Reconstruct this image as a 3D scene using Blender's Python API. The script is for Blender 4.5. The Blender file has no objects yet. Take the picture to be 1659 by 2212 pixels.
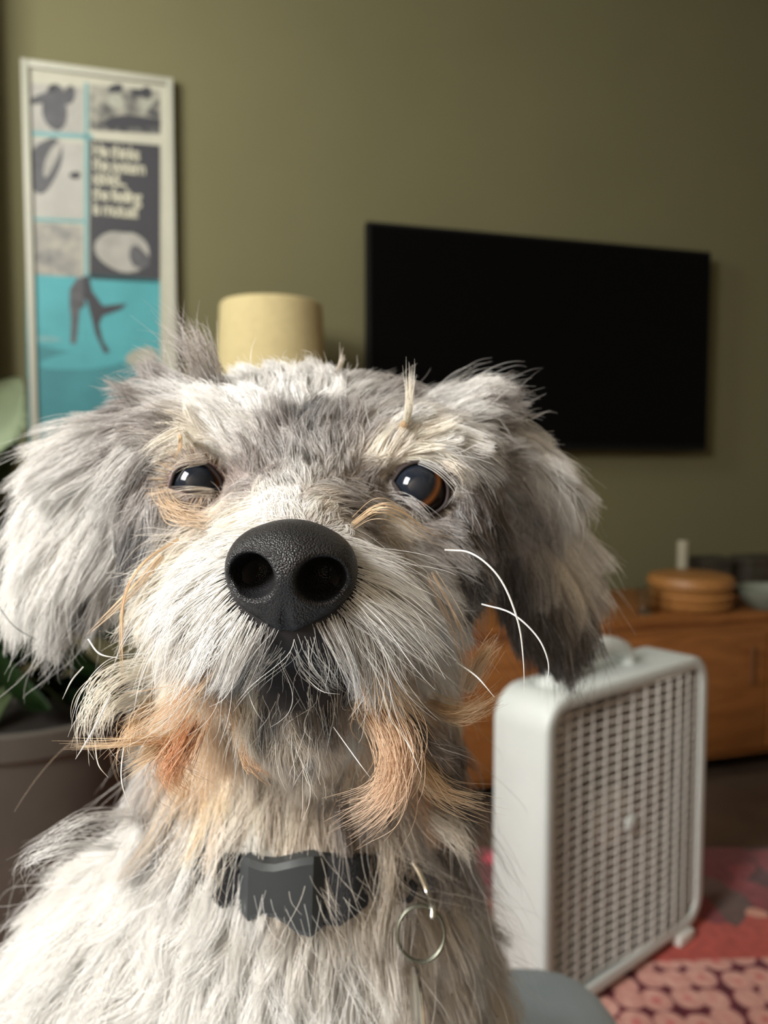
import bpy, bmesh, math, random
import numpy as np
from mathutils import Vector, Matrix, kdtree
from mathutils.bvhtree import BVHTree
from mathutils.geometry import tessellate_polygon

# ------------------------------------------------------------------ camera, world, lights, exposure
scene = bpy.context.scene
COL = scene.collection
PITCH = math.radians(3.5)
CAM = Vector((0.0, 0.0, 0.90))
FWD = Vector((0, math.cos(PITCH), -math.sin(PITCH)))
UP = Vector((0, math.sin(PITCH), math.cos(PITCH)))
RIGHT = Vector((1, 0, 0))
FPX = 1662.0

cam_data = bpy.data.cameras.new('camera')
cam = bpy.data.objects.new('camera', cam_data)
COL.objects.link(cam)
cam.location = CAM
cam.rotation_euler = (math.radians(90) - PITCH, 0, 0)
cam_data.sensor_fit = 'VERTICAL'
cam_data.sensor_height = 34.6
cam_data.lens = 26.0
cam_data.clip_start = 0.01
cam_data.dof.use_dof = True
cam_data.dof.focus_distance = 0.172
cam_data.dof.aperture_fstop = 14.0
scene.camera = cam

world = bpy.data.worlds.new('world')
scene.world = world
world.use_nodes = True
world.node_tree.nodes['Background'].inputs[0].default_value = (0.85, 0.93, 1.0, 1)
world.node_tree.nodes['Background'].inputs[1].default_value = 0.5

# daylight at the left wall: one window, plus one added for the back wall
def window_light(name, c, aim, sx, sz, energy, color):
    wl = bpy.data.lights.new(name, 'AREA')
    wl.shape = 'RECTANGLE'
    wl.size, wl.size_y = sx, sz
    wl.energy = energy
    wl.color = color
    o = bpy.data.objects.new(name, wl)
    COL.objects.link(o)
    o.location = c
    o.rotation_euler = Vector(aim).to_track_quat('-Z', 'Y').to_euler()
window_light('window_daylight', (-1.25, -0.58, 1.75), (1.25, 0.66, -0.85), 0.62, 0.78, 76.0, (1.0, 0.985, 0.955))
window_light('window_daylight', (-1.25, 1.05, 1.95), (0.42, 0.90, -0.12), 0.45, 0.70, 24.0, (1.0, 0.985, 0.92))  # unseen second window, added to brighten the left of the back wall

cy = scene.cycles
cy.max_bounces = 5
cy.diffuse_bounces = 3
scene.cycles_curves.subdivisions = 1
cy.glossy_bounces = 2
cy.transmission_bounces = 4
cy.transparent_max_bounces = 6
cy.use_light_tree = False
cy.use_adaptive_sampling = True
cy.adaptive_threshold = 0.04
cy.caustics_reflective = False
cy.caustics_refractive = False

vs = scene.view_settings
vs.view_transform = 'Standard'
vs.look = 'None'
vs.exposure = 0.14
vs.gamma = 1.0
vs.use_curve_mapping = False

# ------------------------------------------------------------------ helpers
rng = np.random.default_rng(7)
random.seed(7)

def P(px, py, d):
    """point seen at pixel (px,py) of the 1659x2212 frame, d metres in front of the lens"""
    return CAM + FWD * d + RIGHT * ((px - 829.5) / FPX * d) + UP * ((1106 - py) / FPX * d)

def s2l(c):
    return tuple(((v / 255.0) / 12.92 if v / 255.0 <= 0.04045 else ((v / 255.0 + 0.055) / 1.055) ** 2.4) for v in c)

def mat(name, col, rough=0.6, spec=0.5, metal=0.0, noise=0.0, nscale=20.0, bump=0.0, bscale=200.0, coat=0.0, sheen=0.0):
    m = bpy.data.materials.new(name)
    m.use_nodes = True
    nt = m.node_tree
    b = nt.nodes['Principled BSDF']
    b.inputs['Base Color'].default_value = (*col, 1)
    b.inputs['Roughness'].default_value = rough
    b.inputs['Specular IOR Level'].default_value = spec
    b.inputs['Metallic'].default_value = metal
    b.inputs['Coat Weight'].default_value = coat
    b.inputs['Sheen Weight'].default_value = sheen
    tc = nt.nodes.new('ShaderNodeTexCoord')
    if noise > 0:
        n = nt.nodes.new('ShaderNodeTexNoise')
        n.inputs['Scale'].default_value = nscale
        n.inputs['Detail'].default_value = 6
        nt.links.new(tc.outputs['Object'], n.inputs['Vector'])
        r = nt.nodes.new('ShaderNodeValToRGB')
        r.color_ramp.elements[0].position = 0.3
        r.color_ramp.elements[1].position = 0.7
        r.color_ramp.elements[0].color = (*[max(0, c * (1 - noise)) for c in col], 1)
        r.color_ramp.elements[1].color = (*[min(1, c * (1 + noise)) for c in col], 1)
        nt.links.new(n.outputs['Fac'], r.inputs['Fac'])
        nt.links.new(r.outputs['Color'], b.inputs['Base Color'])
    if bump > 0:
        n2 = nt.nodes.new('ShaderNodeTexNoise')
        n2.inputs['Scale'].default_value = bscale
        n2.inputs['Detail'].default_value = 3
        nt.links.new(tc.outputs['Object'], n2.inputs['Vector'])
        bp = nt.nodes.new('ShaderNodeBump')
        bp.inputs['Strength'].default_value = bump
        bp.inputs['Distance'].default_value = 0.002
        nt.links.new(n2.outputs['Fac'], bp.inputs['Height'])
        nt.links.new(bp.outputs['Normal'], b.inputs['Normal'])
    return m

def tag(o, label=None, cat=None, group=None, kind=None):
    if label: o['label'] = label
    if cat: o['category'] = cat
    if group: o['group'] = group
    if kind: o['kind'] = kind
    return o

def empty(name, loc, rz=0.0):
    o = bpy.data.objects.new(name, None)
    COL.objects.link(o)
    o.location = loc
    o.rotation_euler = (0, 0, rz)
    o.empty_display_size = 0.02
    return o

def link_mesh(name, me, material, parent=None, world_space=False, smooth=True):
    o = bpy.data.objects.new(name, me)
    COL.objects.link(o)
    if material: me.materials.append(material)
    if smooth:
        me.polygons.foreach_set('use_smooth', np.ones(len(me.polygons), bool))
    if parent:
        o.parent = parent
        if world_space:
            pm = Matrix.Translation(parent.location) @ parent.rotation_euler.to_matrix().to_4x4()
            gp = parent.parent
            while gp:
                pm = Matrix.Translation(gp.location) @ gp.rotation_euler.to_matrix().to_4x4() @ pm
                gp = gp.parent
            o.matrix_parent_inverse = pm.inverted()
    return o

def bm_obj(name, bm, material, parent=None, world_space=False, smooth=False, autosmooth=None):
    me = bpy.data.meshes.new(name)
    bmesh.ops.recalc_face_normals(bm, faces=bm.faces)
    bm.to_mesh(me)
    bm.free()
    o = link_mesh(name, me, material, parent, world_space, smooth)
    if autosmooth:
        me.polygons.foreach_set('use_smooth', np.ones(len(me.polygons), bool))
        me.set_sharp_from_angle(angle=math.radians(autosmooth))
    return o

def add_box(bm, c, s, rot=None, bevel=0.0, seg=2):
    r = bmesh.ops.create_cube(bm, size=1.0)
    vs_ = r['verts']
    bmesh.ops.scale(bm, vec=Vector(s), verts=vs_)
    if bevel > 0:
        es = list({e for v in vs_ for e in v.link_edges})
        rr = bmesh.ops.bevel(bm, geom=es, offset=bevel, segments=seg, profile=0.6, affect='EDGES')
        vs_ = list({v for f in rr['faces'] for v in f.verts} | {v for v in vs_ if v.is_valid})
    M = Matrix.Translation(Vector(c))
    if rot is not None: M = M @ rot
    bmesh.ops.transform(bm, matrix=M, verts=vs_)

def box(name, c, s, material, parent=None, rot=None, bevel=0.0, seg=2, ws=False):
    bm = bmesh.new()
    add_box(bm, c, s, rot, bevel, seg)
    return bm_obj(name, bm, material, parent, ws, autosmooth=40 if bevel > 0 else None)

def add_lathe(bm, prof, c=(0, 0, 0), n=40, cap=True):
    rings = []
    for r, z in prof:
        rings.append([bm.verts.new((c[0] + r * math.cos(2 * math.pi * i / n), c[1] + r * math.sin(2 * math.pi * i / n), c[2] + z)) for i in range(n)])
    for a, b in zip(rings[:-1], rings[1:]):
        for i in range(n):
            bm.faces.new((a[i], a[(i + 1) % n], b[(i + 1) % n], b[i]))
    if cap:
        bm.faces.new(list(reversed(rings[0])))
        bm.faces.new(rings[-1])

def lathe(name, prof, material, parent=None, c=(0, 0, 0), n=40, cap=True):
    bm = bmesh.new()
    add_lathe(bm, prof, c, n, cap)
    return bm_obj(name, bm, material, parent, autosmooth=35)

def add_tube(bm, pts, rad, n=8, closed=False, cap=True):
    pts = [Vector(p) for p in pts]
    m = len(pts)
    rads = rad if hasattr(rad, '__len__') else [rad] * m
    rings = []
    nrm = None
    for i in range(m):
        if closed: t = pts[(i + 1) % m] - pts[i - 1]
        else: t = pts[min(i + 1, m - 1)] - pts[max(i - 1, 0)]
        t.normalize()
        if nrm is None:
            a = Vector((0, 0, 1)) if abs(t.z) < 0.9 else Vector((1, 0, 0))
            nrm = t.cross(a).normalized()
        else:
            nrm = (nrm - t * nrm.dot(t)).normalized()
        bn = t.cross(nrm)
        rings.append([bm.verts.new(pts[i] + (nrm * math.cos(2 * math.pi * k / n) + bn * math.sin(2 * math.pi * k / n)) * rads[i]) for k in range(n)])
    rr = range(m if closed else m - 1)
    for i in rr:
        a, b = rings[i], rings[(i + 1) % m]
        for k in range(n):
            bm.faces.new((a[k], a[(k + 1) % n], b[(k + 1) % n], b[k]))
    if not closed and cap:
        bm.faces.new(list(reversed(rings[0])))
        bm.faces.new(rings[-1])

def tube(name, pts, rad, material, parent=None, n=8, closed=False, ws=False):
    bm = bmesh.new()
    add_tube(bm, pts, rad, n, closed)
    return bm_obj(name, bm, material, parent, ws, smooth=True)

def sampled(pts, n):
    """Catmull-Rom through pts, n samples"""
    p = [Vector(q) for q in pts]
    p = [p[0] * 2 - p[1]] + p + [p[-1] * 2 - p[-2]]
    out = []
    m = len(p) - 3
    for i in range(n):
        t = i / (n - 1) * m
        k = min(int(t), m - 1)
        u = t - k
        a, b, c, d = p[k:k + 4]
        out.append(0.5 * ((2 * b) + (c - a) * u + (2 * a - 5 * b + 4 * c - d) * u * u + (3 * b - a - 3 * c + d) * u ** 3))
    return out

# ------------------------------------------------------------------ the room
WANG = math.atan(0.286)
WE = Vector((math.cos(WANG), math.sin(WANG), 0))
WN = Vector((math.sin(WANG), -math.cos(WANG), 0))
W0 = Vector((0, 2.435, 0))
ROTW = Matrix.Rotation(WANG, 4, 'Z')

def wp(s, z, off=0.0):
    return W0 + WE * s + WN * off + Vector((0, 0, z))

def to_wall(px, py, off=0.0):
    dirv = P(px, py, 1.0) - CAM
    o = W0 + WN * off
    t = (o - CAM).dot(WN) / dirv.dot(WN)
    q = CAM + dirv * t
    return (q - W0).dot(WE), q.z

m_wall = mat('olive_wall_paint', (0.124, 0.116, 0.060), rough=0.85, spec=0.2, noise=0.03, nscale=3, bump=0.08, bscale=260)
m_wall2 = mat('pale_wall_paint', (0.36, 0.33, 0.25), rough=0.85, spec=0.2, noise=0.03, nscale=3, bump=0.06, bscale=260)
m_ceil = mat('ceiling_paint', (0.5, 0.48, 0.42), rough=0.9, spec=0.2, noise=0.02, nscale=4)
m_floor = mat('dark_wood_floor', (0.07, 0.045, 0.03), rough=0.5, noise=0.35, nscale=5)
m_trim = mat('white_trim_paint', (0.7, 0.69, 0.65), rough=0.5, noise=0.02)

tag(box('floor', (0.8, 1.15, -0.025), (4.5, 4.5, 0.05), m_floor), kind='structure')
tag(box('ceiling', (0.8, 1.15, 2.725), (4.5, 4.5, 0.05), m_ceil), kind='structure')
tag(box('wall_back', wp(0.35, 1.35, -0.05), (4.6, 0.1, 2.7), m_wall, rot=ROTW), kind='structure')
tag(box('baseboard_back', wp(0.45, 0.05, 0.008), (3.9, 0.016, 0.10), m_trim, rot=ROTW, bevel=0.004), kind='structure')
# left wall with window openings; an unseen fin added to shade the back wall
bm = bmesh.new()
LX = -1.30
WINS = ((-0.98, -0.18, 1.30, 2.20), (0.74, 1.36, 1.52, 2.38))      # y0, y1, z0, z1; the second is added to light the back wall
def lwall(y0, y1, z0, z1):
    add_box(bm, (LX - 0.06, (y0 + y1) / 2, (z0 + z1) / 2), (0.12, y1 - y0, z1 - z0))
lwall(-1.1, WINS[0][0], 0, 2.7); lwall(WINS[0][1], WINS[1][0], 0, 2.7); lwall(WINS[1][1], 2.1, 0, 2.7)
for y0, y1, z0, z1 in WINS:
    lwall(y0, y1, 0, z0); lwall(y0, y1, z1, 2.7)
add_box(bm, (-1.165, 2.0, 1.35), (0.27, 0.08, 2.7))  # added fin out of view, casts the dark strip beside the poster
tag(bm_obj('wall_left', bm, m_wall2), kind='structure')
for wi, (wy0, wy1, wz0, wz1) in enumerate(WINS):
    bm = bmesh.new()
    for (cy_, cz, sy, sz) in ((wy0 + .02, (wz0 + wz1) / 2, .04, wz1 - wz0), (wy1 - .02, (wz0 + wz1) / 2, .04, wz1 - wz0),
                             ((wy0 + wy1) / 2, wz0 + .02, wy1 - wy0, .04), ((wy0 + wy1) / 2, wz1 - .02, wy1 - wy0, .04),
                             ((wy0 + wy1) / 2, (wz0 + wz1) / 2, .03, wz1 - wz0)):
        add_box(bm, (LX - 0.08, cy_, cz), (0.05, sy, sz), bevel=0.004)
    tag(bm_obj('window_%d' % (wi + 1), bm, m_trim), kind='structure')
tag(box('wall_right', (2.75, 1.1, 1.35), (0.1, 4.4, 2.7), m_wall2), kind='structure')
tag(box('wall_rear', (0.7, -1.10, 1.35), (4.2, 0.1, 2.7), mat('warm_cream_paint', (0.78, 0.64, 0.49), rough=0.85, spec=0.2, noise=0.02, nscale=3)), kind='structure')  # unseen wall, put close and cream to bounce warm fill onto the dog

# ------------------------------------------------------------------ rug
def rug_material():
    m = bpy.data.materials.new('red_woven_rug')
    m.use_nodes = True
    nt = m.node_tree
    N, L = nt.nodes, nt.links
    b = N['Principled BSDF']
    b.inputs['Roughness'].default_value = 0.95
    b.inputs['Specular IOR Level'].default_value = 0.1
    b.inputs['Sheen Weight'].default_value = 0.2
    tc = N.new('ShaderNodeTexCoord')
    mp = N.new('ShaderNodeMapping')
    mp.inputs['Rotation'].default_value = (0, 0, -0.05)
    L.new(tc.outputs['Object'], mp.inputs['Vector'])
    # field: dark red with big pink and grey-brown motifs
    v = N.new('ShaderNodeTexVoronoi'); v.inputs['Scale'].default_value = 7.5
    v.distance = 'MANHATTAN'
    L.new(mp.outputs['Vector'], v.inputs['Vector'])
    sep = N.new('ShaderNodeSeparateColor'); L.new(v.outputs['Color'], sep.inputs['Color'])
    r = N.new('ShaderNodeValToRGB'); r.color_ramp.interpolation = 'CONSTANT'
    els = [(0.0, s2l((104, 38, 44))), (0.25, s2l((128, 50, 54))), (0.42, s2l((205, 66, 88))), (0.55, s2l((92, 66, 60))), (0.70, s2l((72, 34, 34))), (0.85, s2l((176, 74, 62))), (0.94, s2l((208, 150, 128)))]
    while len(r.color_ramp.elements) < len(els): r.color_ramp.elements.new(0.5)
    for e, (p_, c) in zip(r.color_ramp.elements, els):
        e.position = p_; e.color = (*c, 1)
    L.new(sep.outputs['Red'], r.inputs['Fac'])
    # border: small pale lozenges on wine red
    v2 = N.new('ShaderNodeTexVoronoi'); v2.inputs['Scale'].default_value = 20; v2.inputs['Randomness'].default_value = 0.35
    L.new(mp.outputs['Vector'], v2.inputs['Vector'])
    r2 = N.new('ShaderNodeValToRGB'); r2.color_ramp.interpolation = 'EASE'
    e2 = [(0.0, s2l((200, 92, 96))), (0.28, s2l((214, 160, 146))), (0.5, s2l((205, 150, 138))), (0.56, s2l((104, 30, 44))), (0.8, s2l((70, 22, 32)))]
    while len(r2.color_ramp.elements) < len(e2): r2.color_ramp.elements.new(0.5)
    for e, (p_, c) in zip(r2.color_ramp.elements, e2):
        e.position = p_; e.color = (*c, 1)
    L.new(v2.outputs['Distance'], r2.inputs['Fac'])
    sx = N.new('ShaderNodeSeparateXYZ'); L.new(mp.outputs['Vector'], sx.inputs['Vector'])
    lt = N.new('ShaderNodeMath'); lt.operation = 'LESS_THAN'; lt.inputs[1].default_value = 0.11
    L.new(sx.outputs['Y'], lt.inputs[0])
    mx = N.new('ShaderNodeMix'); mx.data_type = 'RGBA'
    L.new(lt.outputs[0], mx.inputs['Factor']); L.new(r.outputs['Color'], mx.inputs['A']); L.new(r2.outputs['Color'], mx.inputs['B'])
    nz = N.new('ShaderNodeTexNoise'); nz.inputs['Scale'].default_value = 60; L.new(tc.outputs['Object'], nz.inputs['Vector'])
    m2 = N.new('ShaderNodeMix'); m2.data_type = 'RGBA'; m2.blend_type = 'OVERLAY'; m2.inputs['Factor'].default_value = 0.5
    L.new(mx.outputs['Result'], m2.inputs['A']); L.new(nz.outputs['Fac'], m2.inputs['B'])
    L.new(m2.outputs['Result'], b.inputs['Base Color'])
    bp = N.new('ShaderNodeBump'); bp.inputs['Strength'].default_value = 0.4; bp.inputs['Distance'].default_value = 0.004
    L.new(nz.outputs['Fac'], bp.inputs['Height']); L.new(bp.outputs['Normal'], b.inputs['Normal'])
    return m

rug = box('patterned_rug', (0, 0, 0), (3.4, 1.06, 0.012), rug_material(), bevel=0.004)
rug.location = (0.35, 1.21, 0.0065)
tag(rug, 'red and pink patterned woven rug on the dark floor under the fan', 'rug')

# ------------------------------------------------------------------ media console
def wood_material(name, c1, c2, scale=(1.2, 9, 9)):
    m = bpy.data.materials.new(name); m.use_nodes = True
    nt = m.node_tree; N, L = nt.nodes, nt.links
    b = N['Principled BSDF']; b.inputs['Roughness'].default_value = 0.45; b.inputs['Specular IOR Level'].default_value = 0.35
    tc = N.new('ShaderNodeTexCoord'); mp = N.new('ShaderNodeMapping'); mp.inputs['Scale'].default_value = scale
    L.new(tc.outputs['Object'], mp.inputs['Vector'])
    n = N.new('ShaderNodeTexNoise'); n.inputs['Scale'].default_value = 4; n.inputs['Detail'].default_value = 8; n.inputs['Distortion'].default_value = 1.2
    L.new(mp.outputs['Vector'], n.inputs['Vector'])
    r = N.new('ShaderNodeValToRGB'); r.color_ramp.elements[0].position = 0.3; r.color_ramp.elements[1].position = 0.72
    r.color_ramp.elements[0].color = (*c1, 1); r.color_ramp.elements[1].color = (*c2, 1)
    L.new(n.outputs['Fac'], r.inputs['Fac']); L.new(r.outputs['Color'], b.inputs['Base Color'])
    return m

m_teak = wood_material('orange_teak', (0.17, 0.060, 0.014), (0.27, 0.105, 0.028))
m_teak_dark = wood_material('dark_teak', (0.10, 0.04, 0.015), (0.16, 0.07, 0.025))
CON_OFF0, CON_OFF1 = 0.07, 0.54      # from the wall
CON_S0, CON_S1 = -0.60, 1.55
con = empty('media_console', wp((CON_S0 + CON_S1) / 2, 0, (CON_OFF0 + CON_OFF1) / 2), WANG)
tag(con, 'low orange brown wooden media console on legs below the television', 'console')
cw, cd = CON_S1 - CON_S0, CON_OFF1 - CON_OFF0
CON_H = 0.48
box('body', (0, 0, 0.2575), (cw - 0.02, cd - 0.025, 0.395), m_teak, con, bevel=0.003)
box('top', (0, 0, CON_H - 0.0125), (cw, cd, 0.025), m_teak, con, bevel=0.004)
for k in range(4):
    x = -cw / 2 + 0.03 + (cw - 0.06) * (k + 0.5) / 4
    dr = box('door', (x, -cd / 2 + 0.006, 0.255), ((cw - 0.06) / 4 - 0.008, 0.018, 0.345), m_teak, con, bevel=0.003)
    box('handle', (x + 0.2 * (1 if k % 2 == 0 else -1), -cd / 2 - 0.008, 0.33), (0.012, 0.012, 0.11), m_teak_dark, dr, bevel=0.003)
for sx_ in (-1, 1):
    for sy_ in (-1, 1):
        bm = bmesh.new()
        add_tube(bm, [(sx_ * (cw / 2 - 0.08), sy_ * (cd / 2 - 0.06), 0.0), (sx_ * (cw / 2 - 0.11), sy_ * (cd / 2 - 0.08), 0.065)], [0.014, 0.021], 12)
        bm_obj('leg', bm, m_teak_dark, con, smooth=True)

# ------------------------------------------------------------------ television
TV_OFF = 0.075
tl = to_wall(793, 480, TV_OFF); tr = to_wall(1537, 541, TV_OFF); br = to_wall(1526, 974, TV_OFF)
ts0, ts1 = tl[0], (tr[0] + br[0]) / 2
tz1, tz0 = (tl[1] + tr[1]) / 2, br[1]
tw, th = ts1 - ts0, tz1 - tz0
m_bezel = mat('tv_black_plastic', (0.004, 0.004, 0.004), rough=0.5, spec=0.15)
m_screen = mat('tv_black_screen', (0.0015, 0.0015, 0.0016), rough=0.35, spec=0.06)
tv = empty('television', wp((ts0 + ts1) / 2, tz0, TV_OFF), WANG)
tag(tv, 'large black flat screen television mounted on the olive wall', 'television')
box('housing', (0, 0.018, th / 2), (tw, 0.036, th), m_bezel, tv, bevel=0.005)
box('screen', (0, -0.001, th / 2 + 0.004), (tw - 0.02, 0.003, th - 0.03), m_screen, tv)
box('wall_mount', (0, 0.052, th / 2), (0.34, 0.040, 0.26), m_bezel, tv)

# ------------------------------------------------------------------ framed poster
p_tl = to_wall(44, 134, 0.03); p_tr = to_wall(374, 160, 0.03)
ps0, ps1 = p_tl[0], p_tr[0]
pz1 = (p_tl[1] + p_tr[1]) / 2
pw = ps1 - ps0
ph = 1.10
poster = empty('framed_poster', wp((ps0 + ps1) / 2, pz1 - ph, 0.03), WANG)
tag(poster, 'tall framed poster with black and white photos over a bright cyan picture', 'poster')
m_frame = mat('pale_frame_paint', (0.30, 0.30, 0.245), rough=0.5, noise=0.05, nscale=8)
m_paper = mat('cream_poster_paper', (0.33, 0.325, 0.26), rough=0.7, noise=0.05, nscale=12)
fw = 0.020
bm = bmesh.new()
add_box(bm, (-pw / 2 + fw / 2, 0.013, ph / 2), (fw, 0.030, ph), bevel=0.003)
add_box(bm, (pw / 2 - fw / 2, 0.013, ph / 2), (fw, 0.030, ph), bevel=0.003)
add_box(bm, (0, 0.013, ph - fw / 2), (pw - 2 * fw, 0.030, fw), bevel=0.003)
add_box(bm, (0, 0.013, fw / 2), (pw - 2 * fw, 0.030, fw), bevel=0.003)
bm_obj('frame', bm, m_frame, poster, autosmooth=40)
sheet = box('sheet', (0, 0.012, ph / 2), (pw - 2 * fw, 0.006, ph - 2 * fw), m_paper, poster)

def pl(px, py):
    """poster-local x,z of an image pixel"""
    s, z = to_wall(px, py, 0.025)
    return s - (ps0 + ps1) / 2, z - (pz1 - ph)

def flat_print(name, pts, material, layer, parent=sheet):
    """flat ink patch on the sheet"""
    bm = bmesh.new()
    co = [Vector((x, 0.0088 - 0.0003 * layer, z)) for x, z in pts]
    vs_ = [bm.verts.new(c) for c in co]
    for t in tessellate_polygon([[Vector((c.x, c.z, 0)) for c in co]]):
        bm.faces.new([vs_[i] for i in t])
    return bm_obj(name, bm, material, parent)

def photo_mat(name, c0, c1, scale, seed, lo=0.38, hi=0.62):
    m = bpy.data.materials.new(name); m.use_nodes = True
    nt = m.node_tree; N, L = nt.nodes, nt.links
    b = N['Principled BSDF']; b.inputs['Roughness'].default_value = 0.6; b.inputs['Specular IOR Level'].default_value = 0.25
    tc = N.new('ShaderNodeTexCoord'); mp = N.new('ShaderNodeMapping'); mp.inputs['Location'].default_value = (seed, seed * 1.7, seed * .3)
    L.new(tc.outputs['Object'], mp.inputs['Vector'])
    n = N.new('ShaderNodeTexNoise'); n.inputs['Scale'].default_value = scale; n.inputs['Detail'].default_value = 3
    L.new(mp.outputs['Vector'], n.inputs['Vector'])
    r = N.new('ShaderNodeValToRGB'); r.color_ramp.elements[0].position = lo; r.color_ramp.elements[1].position = hi
    r.color_ramp.elements[0].color = (*c0, 1); r.color_ramp.elements[1].color = (*c1, 1)
    L.new(n.outputs['Fac'], r.inputs['Fac']); L.new(r.outputs['Color'], b.inputs['Base Color'])
    return m

def quad(px0, py0, px1, py1):
    return [pl(px0, py0), pl(px1, py0 + (px1 - px0) * 0.085), pl(px1, py1 + (px1 - px0) * 0.06), pl(px0, py1)]

def blob(cx, cy, rx, ry, rot=0.0, n=20, wob=0.12, seed=0):
    rr = random.Random(seed)
    ph_ = [rr.uniform(0, 6.28) for _ in range(3)]
    out = []
    for i in range(n):
        a = 2 * math.pi * i / n
        k = 1 + wob * (math.sin(2 * a + ph_[0]) + 0.6 * math.sin(3 * a + ph_[1]))
        x, y = rx * k * math.cos(a), ry * k * math.sin(a)
        out.append(pl(cx + x * math.cos(rot) - y * math.sin(rot), cy + x * math.sin(rot) + y * math.cos(rot)))
    return out

INK = (0.035, 0.035, 0.04); GRY = (0.16, 0.16, 0.165); PAP = (0.31, 0.305, 0.26); CYAN = (0.055, 0.245, 0.27)
m_ink = mat('black_ink', INK, rough=0.6, spec=0.25)
m_grey = mat('grey_ink', (0.07, 0.07, 0.075), rough=0.6, spec=0.25, noise=0.2, nscale=30)
m_lgrey = mat('light_grey_ink', (0.25, 0.245, 0.22), rough=0.6, spec=0.25, noise=0.15, nscale=25)
m_cyan = mat('cyan_ink', CYAN, rough=0.55, spec=0.25, noise=0.10, nscale=9)
m_cyan_d = mat('deep_cyan_ink', (0.036, 0.16, 0.18), rough=0.55, spec=0.25, noise=0.15, nscale=9)
m_rule = mat('pale_cyan_ink', (0.12, 0.25, 0.26), rough=0.55, spec=0.25, noise=0.1, nscale=20)
m_cloud = mat('cream_ink', (0.25, 0.255, 0.21), rough=0.6, spec=0.25, noise=0.1, nscale=20)
m_ph1 = photo_mat('photo_print_soft', (0.15, 0.15, 0.155), PAP, 16, 3.1)
m_ph2 = photo_mat('photo_print_dark', INK, (0.25, 0.245, 0.205), 22, 7.7, 0.36, 0.6)
m_ph3 = photo_mat('photo_print_fine', (0.13, 0.13, 0.13), (0.28, 0.27, 0.23), 30, 1.9, 0.3, 0.66)
# photo panels
flat_print('photo_print', quad(62, 178, 178, 282), mat('pale_photo', (0.25, 0.245, 0.22), noise=0.12, nscale=18), 1)
flat_print('figure_print', blob(118, 232, 28, 48, 0.1, seed=2), m_grey, 2)
flat_print('figure_print', blob(100, 208, 36, 12, -0.35, seed=3), m_grey, 3)
flat_print('figure_print', blob(148, 205, 12, 24, 0.4, seed=4), m_grey, 3)
flat_print('figure_print', blob(113, 190, 8, 9, 0, seed=4), m_ink, 4)
flat_print('photo_print', quad(194, 182, 346, 280), m_ph2, 1)
flat_print('figure_print', blob(250, 190, 17, 9, 0, seed=5), m_ink, 2)
flat_print('figure_print', blob(315, 200, 15, 12, 0, seed=6), m_ink, 2)
flat_print('figure_print', blob(250, 215, 15, 18, 0, seed=8), m_cloud, 2)
flat_print('figure_print', blob(315, 222, 14, 17, 0, seed=9), m_cloud, 2)
flat_print('figure_print', blob(285, 262, 55, 15, 0.05, seed=7), m_ink, 2)
flat_print('photo_print', quad(62, 298, 178, 465), mat('pale_photo_b', (0.26, 0.255, 0.23), noise=0.1, nscale=14), 1)
flat_print('figure_print', blob(96, 355, 34, 62, 0.12, seed=11), m_grey, 2)
flat_print('figure_print', blob(112, 342, 11, 42, 0.35, seed=12), m_lgrey, 3)
flat_print('figure_print', blob(162, 378, 11, 9, 0, seed=13), m_ink, 2)
flat_print('photo_print', quad(62, 478, 178, 592), m_ph3, 1)
flat_print('photo_print', quad(193, 300, 346, 602), m_ink, 1)
flat_print('figure_print', blob(265, 542, 58, 46, 0.12, wob=0.06, seed=14), m_lgrey, 2)
flat_print('figure_print', blob(300, 556, 20, 26, -0.3, seed=15), m_grey, 3)
flat_print('figure_print', blob(268, 492, 52, 10, 0.1, seed=16), m_ink, 4)
# cyan picture at the foot with two running figures
flat_print('picture_print', [pl(56, 592), pl(176, 598), pl(186, 590), pl(346, 604), pl(346, 815), pl(58, 815)], m_cyan, 1)
flat_print('picture_print', [pl(58, 740), pl(346, 800), pl(346, 1000), pl(62, 1000)], m_cyan_d, 2)
flat_print('picture_print', blob(190, 775, 90, 24, -0.15, seed=18), m_cyan, 3)
flat_print('figure_print', [pl(178, 596), pl(192, 597), pl(199, 628), pl(222, 660), pl(275, 655), pl(262, 668), pl(222, 682), pl(214, 700), pl(222, 735), pl(238, 760), pl(226, 764), pl(206, 722), pl(198, 690), pl(188, 650), pl(178, 640)], m_ink, 4)
flat_print('figure_print', [pl(150, 625), pl(166, 600), pl(182, 600), pl(184, 660), pl(172, 668), pl(164, 742), pl(152, 742), pl(154, 690), pl(150, 660)], m_grey, 4)
flat_print('picture_print', blob(308, 772, 32, 24, -0.25, seed=21), m_cloud, 4)
flat_print('picture_print', blob(102, 732, 30, 6, 0.0, seed=22), m_rule, 4)
# cyan rules
flat_print('rule_print', [pl(182, 178), pl(190, 178), pl(190, 596), pl(182, 596)], m_rule, 5)
flat_print('rule_print', [pl(60, 282), pl(200, 290), pl(200, 300), pl(60, 292)], m_rule, 5)
flat_print('rule_print', [pl(60, 468), pl(182, 474), pl(182, 482), pl(60, 476)], m_rule, 5)
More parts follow.
